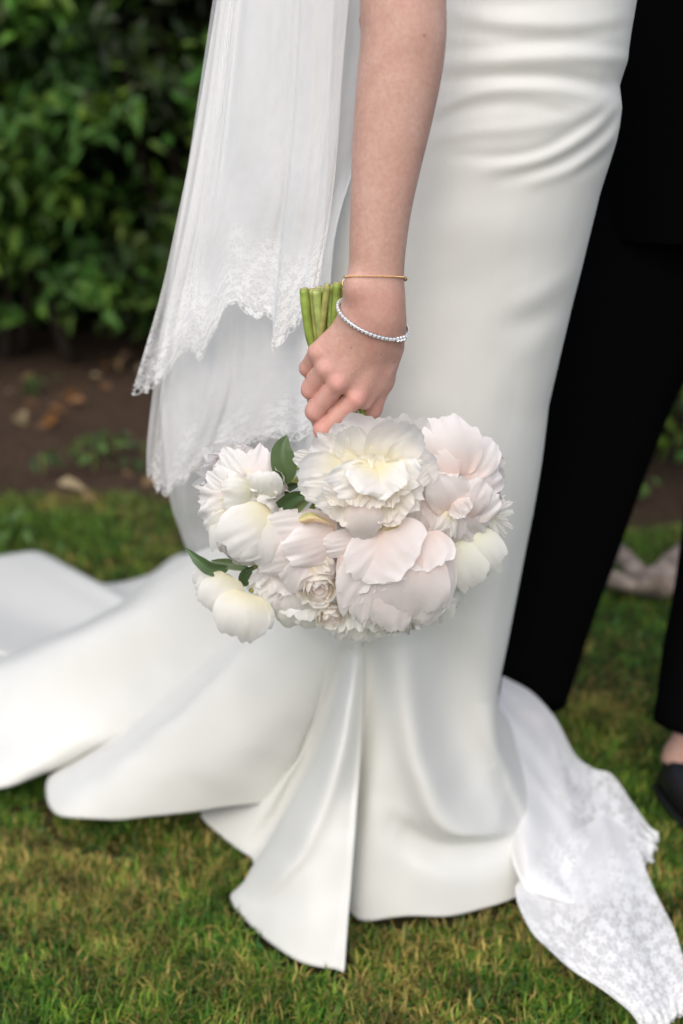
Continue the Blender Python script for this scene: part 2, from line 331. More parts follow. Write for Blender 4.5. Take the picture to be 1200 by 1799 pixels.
def shrub(name, cx, cy, w, dpt, h, nleaf, seed, label, cat, size=(0.065, 0.11), bright=1.5, z0=0.12, group=None, spread=1.0):
    r = np.random.default_rng(seed); root = empty(name, (cx, cy, 0)); tag(root, label, cat, group)
    for k in range(5):
        bx = cx + r.uniform(-0.3, 0.3) * w; pth = [(bx, cy + r.uniform(-0.1, 0.2) * dpt, -0.05)]
        for q in range(5): pth.append((pth[-1][0] + r.normal() * 0.07, pth[-1][1] + r.normal() * 0.06, pth[-1][2] + h * 0.16))
        v, f = tube(spl(pth, 14), np.linspace(0.03, 0.01, 14), 6); mk('trunk', v, f, BARK, root)
    nc = max(20, int(nleaf / 42)); ph = r.uniform(0, 6.283, nc); ct = r.uniform(-1, 1, nc); rad = r.uniform(0.55, 1.0, nc) ** 0.5
    C = np.stack([np.cos(ph) * np.sqrt(1 - ct ** 2) * rad * w / 2, np.sin(ph) * np.sqrt(1 - ct ** 2) * rad * dpt / 2, ct * rad * (h - z0) / 2], -1)
    C += r.normal(size=C.shape) * 0.1
    ci = r.integers(0, nc, nleaf); off = r.normal(size=(nleaf, 3)) * np.array([0.11, 0.10, 0.06]) * spread
    pos = C[ci] + off; nrm = pos / np.array([w / 2, dpt / 2, h / 2]) ** 2; nrm /= np.linalg.norm(nrm, axis=1)[:, None]
    nrm = nrm * 0.5 + np.array([0, -0.2, 0.85]) + r.normal(size=pos.shape) * 0.45
    pos += np.array([cx, cy, z0 + (h - z0) / 2]); ok = pos[:, 2] > 0.06; pos, nrm, ci = pos[ok], nrm[ok], ci[ok]; m = len(pos)
    tone = (0.25 + 2.0 * r.random(nc) ** 2.2)[ci] * r.uniform(0.75, 1.25, m)
    g1, g2 = np.array([0.028, 0.085, 0.012]), np.array([0.115, 0.175, 0.020]); mixv = r.random(m)[:, None] * r.random(nc)[ci][:, None] * 1.4
    c = (g1 * (1 - mixv) + g2 * mixv) * tone[:, None] * bright
    leaf_cloud('crown', pos, nrm, r.uniform(*size, m), c, LEAFY, root, seed + 1)
    return root
BARK = mat_plain('bark', (0.035, 0.027, 0.02), 0.9, 0.1, nscale=30, var=0.4, bmp=0.6)
def build_hedge():
    S = [(-2.05, 4.75, 1.9, 1.5, 2.6, 'broad green hedge shrub at far left with bright leaf sprays'),
         (-0.85, 4.95, 1.7, 1.5, 2.7, 'dark green hedge shrub behind the hanging veil'),
         (0.35, 5.3, 1.8, 1.5, 2.7, 'dark hedge shrub standing behind the bride'),
         (1.75, 5.1, 1.9, 1.5, 2.6, 'hedge shrub standing behind the man in black'),
         (3.3, 5.0, 1.9, 1.5, 2.6, 'hedge shrub at the far right end of the row')]
    for i, (x, y, ww, d, h, lab) in enumerate(S):
        shrub('hedge_shrub', x, y, ww, d, h, 8000, 100 + i * 7, lab, 'hedge', bright=(2.1, 1.25, 1.1, 1.1, 1.1)[i], group='hedge shrubs along the back of the garden')
    B = [(-3.2, 6.3), (-1.6, 6.5), (0.0, 6.5), (1.6, 6.5), (3.2, 6.3)]  # added backing row: leaf colour darkened to stand for shade deep in the hedge
    for i, (x, y) in enumerate(B):
        shrub('evergreen_shrub', x, y, 2.6, 1.3, 3.6, 11000, 300 + i * 7, 'added leaf backing, coloured dark as shade, behind ' + ('the hedge at far left', 'the broad green hedge shrub', 'the veil and the bride', 'the man in black, nearer the bride', 'the man in black, farther right')[i], 'hedge', (0.14, 0.24), 0.25, 0.0, group='added dark leaf backing behind the hedge', spread=3.0)
    shrub('low_shrub', 1.18, 3.3, 0.95, 0.7, 0.85, 2600, 411, 'low leafy green shrub beyond the bent black trouser leg', 'shrub', (0.05, 0.08), 1.25, 0.1)
build_hedge()
# ------------------------------------------------------------------ the man in black
def limb(path, rx, ns=24, n=40, wr=0.0, seed=0):
    p = spl(path, n); r = spl(np.asarray(rx, float)[:, None], n)[:, 0]
    t, Nn, B = frames(p); a = np.arange(ns) * 2 * math.pi / ns
    rr = r[:, None] * (1 + wr * fnoise(a[None, :] / 6.283 * 2 + 0 * r[:, None], np.linspace(0, 3, n)[:, None] + 0 * a[None, :], seed, 3, 0.6))
    v = (p[:, None] + rr[..., None] * (np.cos(a)[None, :, None] * Nn[:, None] + np.sin(a)[None, :, None] * B[:, None])).reshape(-1, 3)
    f = [(i * ns + j, i * ns + (j + 1) % ns, (i + 1) * ns + (j + 1) % ns, (i + 1) * ns + j) for i in range(n - 1) for j in range(ns)]
    return v, f
def join(*parts):
    V, F, o = [], [], 0
    for v, f in parts:
        V.append(v); F += [tuple(np.array(q) + o) for q in f]; o += len(v)
    return np.concatenate(V), [tuple(int(i) for i in q) for q in F]
def build_man():
    root = empty('person', (0.62, 1.62, 0)); tag(root, 'man in black suit facing the bride, bare ankle above a black loafer', 'person', 'the wedding couple')
    f1 = G(925, 1290, 0.0); f2 = G(1212, 1408, 0.0)
    hipc = P(1370, 40, 1.62); h1 = hipc + np.array([-0.07, 0.03, -0.06]); h2 = hipc + np.array([0.10, -0.03, -0.06])
    k1 = P(1065, 690, 1.60); k2 = P(1315, 840, 1.50)
    a1 = f1 + np.array([0.0, 0.03, 0.10]); a2 = f2 + np.array([0.01, 0.03, 0.115])
    l1 = limb([h1 + [0, 0, .05], h1 * .5 + k1 * .5 + [.0, 0, 0], k1, k1 * .45 + a1 * .55, a1 + [0, 0, -.03]], [.15, .135, .108, .088, .074], wr=0.02, seed=1)
    l2 = limb([h2 + [0, 0, .05], h2 * .5 + k2 * .5, k2, k2 * .45 + a2 * .55, a2 + [0, 0, 0.0]], [.105, .10, .085, .08, .072], wr=0.03, seed=2)
    pel = limb([hipc + [0, 0, .14], hipc + [0, 0, 0.02], hipc + [0, 0, -.10]], [.16, .17, .12], wr=0.0)
    tr = mk('trousers', *join(l1, l2, pel), BLACK, root)
    sm = tr.modifiers.new('thickness', 'SOLIDIFY'); sm.thickness = 0.002
    jk = limb([hipc + [-.02, 0, .60], hipc + [-.02, 0, .42], hipc + [-.03, 0, .22], hipc + [-.05, 0, .02], hipc + [-.05, 0, -.30]], [.19, .21, .20, .215, .20], ns=40, wr=0.02, seed=4)
    mk('jacket', *jk, BLACK, root)
    # bare lower legs and feet: one surface from hip to toe on each side, joined at the pelvis
    def leg(h, k, a, f, toe):
        return limb([h, k, k * .4 + a * .6, a, f + [0, .03, .045], f + np.array(toe) * .4 + [0, 0, .035], f + np.array(toe) + [0, 0, .025]], [.075, .05, .045, .036, .040, .036, .02], ns=16, n=50)
    t1, t2 = (-0.05, -0.19, 0), (0.055, -0.19, 0)
    mk('body', *join(leg(h1, k1, a1, f1, t1), leg(h2, k2, a2, f2, t2), limb([hipc + [0, 0, .5], hipc, hipc + [0, 0, -.1]], [.13, .13, .1])), SKIN, root)
    for f, toe in ((f1, t1), (f2, t2)):
        d = np.array(toe, float); Ld = np.linalg.norm(d); d /= Ld; s = np.array([-d[1], d[0], 0]); up = np.array([0, 0, 1.0])
        us = np.array([-.30, -.26, -.15, 0, .2, .4, .6, .8, .95, 1.05, 1.10]); wd = np.array([.016, .038, .043, .045, .047, .050, .052, .048, .036, .021, .005]); hh = np.array([.06, .074, .074, .068, .066, .066, .060, .048, .038, .028, .018])
        V = []; ns = 20
        for u, ww, h in zip(us, wd, hh):
            c = f + d * u * 0.235 + d * 0.02
            for j in range(ns):
                an = 2 * math.pi * j / ns; cz = math.sin(an); y = math.cos(an) * ww; z = h * (cz if cz > 0 else 0) ** 0.8 if cz > 0 else 0.0
                V.append(c + s * y * (1.0 if cz > -0.2 else 0.96) + up * (z + 0.004 if cz > 0 else 0.002 - 0.004 * (cz < -.5)))
        F = [(i * ns + j, i * ns + (j + 1) % ns, (i + 1) * ns + (j + 1) % ns, (i + 1) * ns + j) for i in range(len(us) - 1) for j in range(ns)]
        # throat opening: drop the faces over the instep
        F = [q for q in F if not (1 <= q[0] // ns <= 3 and 4 <= q[0] % ns <= 5 - 0)]
        F.append(tuple(range(ns))); F.append(tuple((len(us) - 1) * ns + j for j in range(ns))[::-1])
        sh = mk('shoe', np.array(V), F, LEATHER, root)
        path = [f + d * (u * 0.235 + 0.02) + s * ww * 1.06 * sg + up * 0.006 for sg, seq in ((1, range(len(us))), (-1, range(len(us) - 1, -1, -1))) for u, ww in [(us[i], wd[i]) for i in seq]]
        v, ff = tube(np.array(path + path[:1]), 0.006, 6); mk('sole', v, ff, LEATHER, sh)
build_man()

# ------------------------------------------------------------------ the bride: arm and hand as one surface
def surface_nets(Fd, xs, ys, zs):
    nx, ny, nz = Fd.shape; ins = Fd < 0
    acc = np.zeros((nx - 1, ny - 1, nz - 1, 3)); cnt = np.zeros((nx - 1, ny - 1, nz - 1))
    corners = [(i, j, k) for i in (0, 1) for j in (0, 1) for k in (0, 1)]
    sl = lambda c: (slice(c[0], nx - 1 + c[0]), slice(c[1], ny - 1 + c[1]), slice(c[2], nz - 1 + c[2]))
    ax = [xs, ys, zs]
    for a in corners:
        for d in range(3):
            if a[d] == 1: continue
            b = list(a); b[d] = 1; b = tuple(b)
            fa, fb = Fd[sl(a)], Fd[sl(b)]; cr = (fa < 0) != (fb < 0)
            idx = np.nonzero(cr); t = fa[idx] / (fa[idx] - fb[idx])
            for e in range(3):
                lo = ax[e][idx[e] + a[e]]; hi = ax[e][idx[e] + b[e]]
                acc[idx + (np.full(len(t), e),)] += lo + (hi - lo) * t
            cnt[idx] += 1
    act = cnt > 0; vid = np.full(cnt.shape, -1); vid[act] = np.arange(act.sum())
    v = acc[act] / cnt[act][:, None]; quads = []
    for d in range(3):
        o1, o2 = [e for e in range(3) if e != d]
        A = np.moveaxis(ins, d, 0); c = A[:-1] != A[1:]; c = np.moveaxis(c, 0, d)
        I = np.array(np.nonzero(c)).T; I = I[(I[:, o1] > 0) & (I[:, o2] > 0) & (I[:, o1] < Fd.shape[o1] - 1) & (I[:, o2] < Fd.shape[o2] - 1)]
        def g(da, db):
            J = I.copy(); J[:, o1] -= da; J[:, o2] -= db; return vid[J[:, 0], J[:, 1], J[:, 2]]
        q = np.stack([g(0, 0), g(1, 0), g(1, 1), g(0, 1)], 1)
        flip = ins[I[:, 0], I[:, 1], I[:, 2]] ^ (d == 1); q[~flip] = q[~flip][:, ::-1]
        quads.append(q[:, ::-1])
    return v, np.concatenate(quads)
YH = 0.99
def H(px, py, d): return P(px, py, YH + d / 1000.0)
def cone(Q, a, b, ra, rb, flat=1.0):
    """rounded tapered segment; flat squashes it front to back"""
    q, a, b = Q.copy(), np.array(a), np.array(b)
    if flat != 1.0:
        q[..., 1] = (q[..., 1]) / flat; a = a.copy(); b = b.copy(); a[1] /= flat; b[1] /= flat
    ab = b - a; t = np.clip(((q - a) @ ab) / (ab @ ab), 0, 1)
    return np.linalg.norm(q - (a + t[..., None] * ab), axis=-1) - (ra + (rb - ra) * t)
def smin(a, b, k):
    h = np.clip(0.5 + 0.5 * (b - a) / k, 0, 1); return b * (1 - h) + a * h - k * h * (1 - h)
ARM = [(726, -330, 34, 42), (716, -160, 28, 39), (708, -20, 24, 39.5), (709, 60, 20, 39.5), (702, 130, 18, 39.5), (690, 215, 14, 37), (679, 290, 10, 33.5), (669, 370, 6, 29.5), (663, 440, 4, 27.6), (660, 500, 3, 27.0), (655, 545, 3, 27.5)]
_a = spl(np.array([[*H(x, y, d), r / 1000] for x, y, d, r in ARM]), 120); ARM_C = _a[np.argsort(_a[:, 2])]
MCP = {'index': (626, 700, 2), 'middle': (594, 674, -3), 'ring': (572, 649, 2), 'pinky': (558, 620, 9)}
FING = {'index': [(624, 701, 2, 9.8), (567, 756, 4, 9.3), (573, 776, 28, 8.2), (604, 776, 40, 7.6)],
        'middle': [(592, 675, -3, 9.8), (553, 723, 8, 9.5), (563, 742, 36, 8.4), (598, 740, 46, 7.8)],
        'ring': [(570, 650, 2, 9.4), (545, 685, 14, 9.0), (557, 703, 40, 8.0), (592, 703, 48, 7.4)],
        'pinky': [(556, 620, 9, 8.8), (540, 647, 22, 8.1), (554, 663, 42, 7.1), (584, 668, 48, 6.6)]}
def arm_field(Q):
    A = ARM_C; z = Q[..., 2]                                                                     # arm: centre line and radius by height
    cx, cy, rr = [np.interp(z, A[:, 2], A[:, k]) for k in (0, 1, 3)]
    end = np.maximum(A[0, 2] - z, 0)
    f = np.sqrt((Q[..., 0] - cx) ** 2 + ((Q[..., 1] - cy) / 0.86) ** 2 + end ** 2) - rr
    hand = cone(Q, H(657, 540, 3), H(648, 590, 3), .0255, .024, 0.75)
    wr = {'index': (678, 575, 4), 'middle': (660, 580, 0), 'ring': (641, 575, 2), 'pinky': (624, 568, 6)}
    for k in wr:
        hand = smin(hand, cone(Q, H(*wr[k]), H(*MCP[k]), .0155, .0105, 0.82), 0.012)
    hand = smin(hand, cone(Q, H(668, 590, 10), H(628, 660, 12), .024, .017, 0.7), 0.012)       # palm depth
    f = smin(f, hand, 0.020)
    th = cone(Q, H(682, 612, 14), H(670, 668, 22), .0160, .0125)                                # thumb base, then the two thumb bones
    th = smin(th, cone(Q, H(670, 668, 22), H(654, 718, 34), .0118, .0100), 0.008)
    th = smin(th, cone(Q, H(654, 718, 34), H(632, 752, 46), .0098, .0078), 0.005)
    th = smin(th, cone(Q, H(668, 650, 12), H(640, 704, 12), .012, .0095), 0.008)                    # web between thumb and index
    f = smin(f, th, 0.006)
    for k, ch in FING.items():
        g = cone(Q, H(*ch[0][:3]), H(*ch[1][:3]), ch[0][3] / 1000, ch[1][3] / 1000)
        g = smin(g, cone(Q, H(*ch[1][:3]), H(*ch[2][:3]), ch[1][3] / 1000, ch[2][3] / 1000), 0.004)
        g = smin(g, cone(Q, H(*ch[2][:3]), H(*ch[3][:3]), ch[2][3] / 1000, ch[3][3] / 1000), 0.004)
        f = smin(f, g, 0.0012)
    for k, (x, y, d) in MCP.items():                                                            # knuckle heads
        f = smin(f, np.linalg.norm(Q - H(x, y, d - 4), axis=-1) - .0074, 0.006)
    f = smin(f, np.linalg.norm(Q - H(629, 505, -8), axis=-1) - .012, 0.014)                     # wrist bone
    return f

def axis_pts(lo, hi, flo, fhi, fine, coarse):
    return np.concatenate([np.arange(lo, flo, coarse), np.arange(flo, fhi, fine), np.arange(fhi, hi + coarse, coarse)])
def build_bride_body(root):
    p = H(600, 650, 10)
    xs = axis_pts(-0.052, 0.125, -0.052, 0.070, 0.0013, 0.003); ys = axis_pts(0.945, 1.085, 0.945, 1.05, 0.0013, 0.003); zs = axis_pts(0.680, 1.30, 0.680, 0.88, 0.0013, 0.004)
    # every sample of the arm's field; then the surface where the field is zero
    X, Y, Z = np.meshgrid(xs, ys, zs, indexing='ij'); Q = np.stack([X, Y, Z], -1)
    Fd = arm_field(Q); Fd[:, :, -1] = 0.01
    v, q = surface_nets(Fd, xs, ys, zs)
    for it in range(2):                                                                          # relax
        s = np.zeros_like(v); c = np.zeros(len(v))
        for a, b in ((0, 1), (1, 2), (2, 3), (3, 0)):
            np.add.at(s, q[:, a], v[q[:, b]]); np.add.at(c, q[:, a], 1); np.add.at(s, q[:, b], v[q[:, a]]); np.add.at(c, q[:, b], 1)
        v = v * 0.45 + 0.55 * s / c[:, None]
    nr = np.zeros_like(v); fn = np.cross(v[q[:, 2]] - v[q[:, 0]], v[q[:, 3]] - v[q[:, 1]])
    for a in range(4): np.add.at(nr, q[:, a], fn)
    nr /= np.linalg.norm(nr, axis=1)[:, None] + 1e-12; px = proj(v); front = nr[:, 1] < 0.1
    def ridge(pts, amp, wid):
        L = spl(np.array(pts, float), 30); d = np.full(len(v), 1e9); tt = np.zeros(len(v))
        for i in range(29):
            ab = L[i + 1] - L[i]; t = np.clip(((px - L[i]) @ ab) / (ab @ ab), 0, 1); dd = np.linalg.norm(px - L[i] - t[:, None] * ab, axis=1); m = dd < d; d[m] = dd[m]; tt[m] = (i + t[m]) / 29
        return amp / 1000 * np.exp(-(d / wid) ** 2) * np.sin(np.clip(tt * .9 + .05, 0, 1) * math.pi) ** .7 * front
    dsp = sum(ridge(*k) for k in (([(645, 150), (655, 210), (672, 280), (678, 340)], -1.8, 16), ([(668, 110), (700, 190), (700, 270), (690, 340)], 1.6, 26), ([(640, 200), (634, 300), (632, 400)], 1.0, 12), ([(752, 0), (756, 40), (765, 80)], -3.0, 9), ([(690, 60), (725, 48), (760, 78)], -0.8, 8),
          ([(650, 380), (655, 430), (660, 480)], -0.9, 10), ([(652, 55), (640, 40), (632, 30)], -2.0, 8), ([(650, 600), (632, 640), (612, 672)], 0.7, 7), ([(668, 605), (652, 650), (634, 690)], 0.8, 7), ([(634, 592), (612, 622), (590, 646)], 0.6, 7), ([(620, 580), (598, 600), (574, 622)], 0.5, 7),
          ([(659, 628), (643, 668), (622, 688)], -0.5, 5), ([(640, 618), (622, 648), (602, 666)], -0.45, 5), ([(624, 600), (605, 622), (584, 642)], -0.4, 5), ([(615, 560), (650, 572), (690, 566)], -0.5, 5), ([(612, 548), (650, 556), (700, 548)], -0.4, 4), ([(640, 470), (668, 474), (700, 470)], -0.35, 4), ([(612, 688), (590, 708), (566, 734), (552, 744)], -3.0, 4.5), ([(586, 660), (568, 678), (550, 700), (540, 708)], -2.8, 4.5), ([(568, 632), (554, 648), (540, 664), (532, 672)], -2.4, 4.2)))
    for ch in FING.values():                                                                     # skin folds over the finger joints
        (x, y, d, rr) = ch[1]
        for k in (-4, 1, 6): dsp = dsp + ridge([(x - 12 + k, y - 12), (x - 6 + k * .6, y + 2), (x + 4 + k * .6, y + 14)], -0.28, 2.2)
    v = v + nr * dsp[:, None]
    o = mk('body', v, q, SKIN, root)
    red = np.zeros(len(v))
    for k, (x, y, d) in MCP.items():
        red += np.exp(-(np.linalg.norm(v - H(x, y, d - 8), axis=1) / .0095) ** 2) * {'index': .7, 'middle': .45, 'ring': .2, 'pinky': .4}[k]
    for k, ch in FING.items(): red += 0.4 * np.exp(-(np.linalg.norm(v - H(ch[1][0] - 4, ch[1][1], ch[1][2]), axis=1) / .014) ** 2)
    red += 0.45 * np.exp(-(np.linalg.norm(v - H(690, 530, -20), axis=1) / .02) ** 2) + 0.4 * np.exp(-(np.linalg.norm(v - H(620, 525, -20), axis=1) / .014) ** 2)
    red += np.clip((0.865 - v[:, 2]) * 3.2, 0, 0.42); red += 0.25 * np.clip(fnoise(v[:, 0] * 12, v[:, 2] * 12, 9, 3), 0, 1)
    vattr(o, 'red', np.clip(red, 0, 1))
    return o
# ------------------------------------------------------------------ the dress
# silhouette of the close-fitting part: photo row, left edge, right edge, depth of the centre line, half depth front to back
TUBE = [(-380, 720, 1150, 1.22, .100), (-200, 715, 1140, 1.22, .105), (-80, 705, 1124, 1.22, .110), (10, 690, 1112, 1.22, .115), (60, 680, 1103, 1.22, .120), (110, 668, 1096, 1.22, .123), (150, 660, 1083, 1.22, .125), (190, 648, 1086, 1.22, .127),
        (250, 626, 1076, 1.22, .128), (335, 590, 1050, 1.22, .130), (450, 560, 1022, 1.22, .130), (600, 535, 985, 1.22, .128), (700, 525, 962, 1.22, .126), (800, 520, 950, 1.22, .122), (900, 520, 934, 1.22, .118), (1000, 530, 914, 1.22, .112), (1120, 550, 890, 1.22, .105), (1200, 565, 874, 1.22, .100)]
TUBE = np.array(TUBE, float)
def ring(y, ph):
    xl, xr, yc, hd = [np.interp(y, TUBE[:, 0], TUBE[:, k]) for k in (1, 2, 3, 4)]
    a = P(xl, y, yc); b = P(xr, y, yc); c = (a + b) / 2; h = (b - a) / 2
    return c + h * math.cos(ph) + np.array([0, -hd * math.sin(ph), 0])
# columns round the skirt: angle on the body, photo row where it leaves the body, hem pixel, hem height, lift of the cloth, flare of the last part
HEM = [(0, 1190, 1010, 1490, .012, 0, .6), (22, 1180, 965, 1540, .012, 0, .6), (46, 1150, 905, 1577, .012, .0, .4), (68, 1100, 800, 1605, .012, .0, .3), (90, 1060, 700, 1617, .012, .0, .3), (108, 1040, 630, 1614, .012, .0, .2),
       (117, 1040, 588, 1570, .012, -.03, .2), (118.5, 1040, 607, 1692, .010, .01, .3), (121, 1040, 585, 1700, .010, .025, .3), (124, 1040, 520, 1687, .010, .035, .3), (126.5, 1040, 455, 1640, .010, .03, .4), (128.5, 1030, 404, 1572, .010, .01, .5),
       (131, 1020, 445, 1518, .012, -.05, .4), (133, 1010, 352, 1430, .012, -.06, .4), (135, 1000, 440, 1380, .04, -.02, .4), (137, 990, 500, 1402, .085, .05, .4), (140, 980, 350, 1424, .075, .07, .5), (144, 960, 200, 1441, .05, .08, .6), (148, 950, 100, 1430, .03, .055, .6),
       (151, 945, 82, 1372, .03, .04, .6), (153, 940, 125, 1335, .03, .035, .6), (155, 930, 108, 1347, .035, .045, .6), (159, 920, 0, 1382, .03, .07, .6), (164, 910, -170, 1385, .02, .06, .7), (170, 900, -330, 1310, .02, .05, .8), (177, 890, -380, 1180, .02, .06, .8),
       (185, 880, -300, 1060, .02, .08, .9), (193, 870, -120, 1000, .03, .05, .9), (200, 860, 20, 972, .05, .06, .9), (207, 860, 80, 972, .05, .08, .9), (214, 860, 165, 1022, .02, .03, .9), (222, 860, 255, 1012, .03, .06, .9), (232, 870, 335, 972, .03, .05, .8),
       (250, 900, 480, 1040, .02, 0, .6), (275, 950, 640, 1100, .02, 0, .5), (305, 1000, 800, 1150, .02, 0, .4), (335, 1100, 950, 1260, .012, 0, .5)]
# where the train stands up in soft ridges, the cloth runs through these points (photo x, photo y, depth) on its way to the hem
MID = {140: [(510, 1130, 1.18), (430, 1290, 1.205)], 144: [(480, 1120, 1.20), (345, 1290, 1.225)], 148: [(450, 1120, 1.225), (285, 1285, 1.255)], 151: [(432, 1120, 1.245), (262, 1280, 1.30)], 153: [(420, 1115, 1.265), (248, 1270, 1.34)], 155: [(405, 1105, 1.285), (235, 1258, 1.36)],
       159: [(360, 1075, 1.33), (160, 1235, 1.41)], 164: [(305, 1040, 1.39), (70, 1175, 1.48), (-70, 1290, 1.46)], 170: [(300, 1005, 1.44), (200, 1072, 1.51), (40, 1145, 1.57), (-170, 1230, 1.60)],
       177: [(310, 1000, 1.48), (195, 1080, 1.62), (0, 1150, 1.72), (-220, 1180, 1.76)]}
NV1, NV2 = 210, 80
def stroke(v, front, pts, amp, wid, power=2.0):
    """a ridge (amp > 0, towards the viewer's side) or furrow along a line of the cloth"""
    px = proj(v); pts = spl(np.array(pts, float), 40); d = np.full(len(v), 1e9); tt = np.zeros(len(v))
    for i in range(len(pts) - 1):
        a, b = pts[i], pts[i + 1]; ab = b - a; t = np.clip(((px - a) @ ab) / (ab @ ab + 1e-9), 0, 1)
        dd = np.linalg.norm(px - (a + t[:, None] * ab), axis=1); m = dd < d; d[m] = dd[m]; tt[m] = (i + t[m]) / (len(pts) - 1)
    env = np.sin(np.clip(tt * 0.94 + 0.03, 0, 1) * math.pi) ** 0.6
    v[:, 1] -= np.where(front, amp / 1000 * np.exp(-(d / wid) ** power) * env, 0); return v
def build_dress(root):
    cols = []
    for (ph, y0, hx, hy, hz, lift, fl) in HEM:
        ph = R(ph); ys = np.linspace(-380, y0, NV1)
        up = np.array([ring(y, ph) for y in ys]); p0 = up[-1]; t0 = (up[-1] - up[-2]); t0 /= np.linalg.norm(t0)
        p1 = G(hx, hy, hz); dlt = p1 - p0; L = np.linalg.norm(dlt); hor = np.array([dlt[0], dlt[1], 0])
        T0 = t0 * L * 1.15; T1 = hor * (0.8 + fl) + np.array([0, 0, dlt[2] * (1.0 - 0.85 * fl)])
        t = np.linspace(0, 1, NV2 + 1)[1:, None]
        low = (2 * t ** 3 - 3 * t ** 2 + 1) * p0 + (t ** 3 - 2 * t ** 2 + t) * T0 + (-2 * t ** 3 + 3 * t ** 2) * p1 + (t ** 3 - t ** 2) * T1
        key = round(math.degrees(ph))
        if key in MID:
            pts = np.array([up[-25], p0] + [P(*q) for q in MID[key]] + [p1]); sm = spl(pts, 40 * (len(pts) - 1) + 1)[40:]
            L = np.concatenate([[0], np.cumsum(np.linalg.norm(np.diff(sm, axis=0), axis=1))]); q = t[:, 0] * L[-1]
            low = np.stack([np.interp(q, L, sm[:, k]) for k in range(3)], 1); lift = 0
        low[:, 2] += lift * np.sin(math.pi * t[:, 0] ** 0.9) * 0.9
        low[:, 2] = np.maximum(low[:, 2], hz + 0.0)
        cols.append(np.concatenate([up, low]))
    A = np.array(cols); n = len(cols) * 10
    S = spl(A, n, closed=True, axis=0); nv = S.shape[1]; S[..., 2] = np.maximum(S[..., 2], 0.008)
    ph = spl(np.array([[math.cos(R(h[0])), math.sin(R(h[0]))] for h in HEM]), n, True); front = np.repeat((ph[:, 1] > -0.05)[:, None], nv, 1).ravel()
    v = S.reshape(-1, 3)
    # pulled folds over the waist and hip
    W = [([(775, 112), (900, 104), (1010, 100), (1108, 104)], 8, 12), ([(775, 88), (900, 80), (1010, 76), (1106, 84)], -5, 10), ([(775, 142), (900, 134), (1000, 138), (1080, 160)], -9, 11), ([(770, 190), (850, 160), (960, 156), (1060, 172)], 6, 10), ([(745, 225), (830, 190), (930, 184), (1020, 205)], -5, 12),
         ([(735, 255), (830, 232), (940, 222), (1040, 195), (1086, 168)], 5, 12), ([(800, 275), (930, 270), (1020, 225), (1086, 172)], -7, 9), ([(850, 300), (960, 275), (1040, 228), (1088, 180)], 9, 10), ([(880, 318), (980, 288), (1055, 240), (1092, 190)], -8, 9), ([(930, 322), (1010, 292), (1070, 245), (1097, 197)], 9, 10), ([(1010, 308), (1060, 275), (1092, 230)], -6, 9),
         ([(790, 52), (900, 66), (1010, 66), (1100, 52)], -5, 11), ([(790, 22), (880, 38), (1000, 42), (1100, 30)], 5, 11), ([(800, 0), (900, 8), (1050, 0)], -4, 11), ([(1070, 310), (1090, 240), (1097, 195)], 9, 13),
         ([(890, 545), (960, 510), (1020, 470)], 6, 18), ([(880, 580), (950, 560), (1005, 530)], -6, 20), ([(720, 420), (830, 400), (960, 420)], 4, 36), ([(760, 520), (860, 480), (1000, 430)], -4, 36), ([(740, 350), (840, 335), (960, 345)], -3, 30), ([(900, 640), (950, 600), (985, 560)], 4, 22)]
    for pts, a, wd in W: stroke(v, front, pts, a * 0.38, wd * 1.05)
    # folds of the skirt
    K = [([(700, 1130), (722, 1280), (765, 1400), (825, 1452), (885, 1468)], 38, 30), ([(795, 1100), (800, 1270), (830, 1375), (890, 1400)], -26, 42), ([(700, 1460), (780, 1500), (860, 1502), (920, 1480)], -30, 22),
         ([(868, 1230), (880, 1300), (930, 1370)], 24, 24), ([(650, 1120), (645, 1250), (625, 1440)], -22, 20), ([(930, 900), (905, 1010), (880, 1130)], -5, 14), ([(560, 1130), (480, 1260), (360, 1390)], 14, 46), ([(606, 1150), (560, 1300), (500, 1420), (440, 1515)], -34, 15), ([(618, 1180), (585, 1330), (520, 1490), (440, 1570)], 26, 24)]
    for pts, a, wd in K: stroke(v, front, pts, a * 0.9, wd * 1.1)
    px = proj(v); w2 = np.clip((px[:, 1] - 300) / 500, 0.15, 1)
    v[:, 1] += 0.0022 * w2 * fnoise(px[:, 0] / 260, px[:, 1] / 420, 51, 3)
    v[:, 2] += 0.004 * np.clip((px[:, 1] - 1000) / 300, 0, 1) * fnoise(px[:, 0] / 200, px[:, 1] / 160, 52, 2)
    v[:, 2] = np.maximum(v[:, 2], 0.006)
    d = mk('dress', v, grid_faces(n, nv, True), SATIN, root)
    m = d.modifiers.new('thickness', 'SOLIDIFY'); m.thickness = 0.0022; m.offset = -1
    return d, S[:, -1]
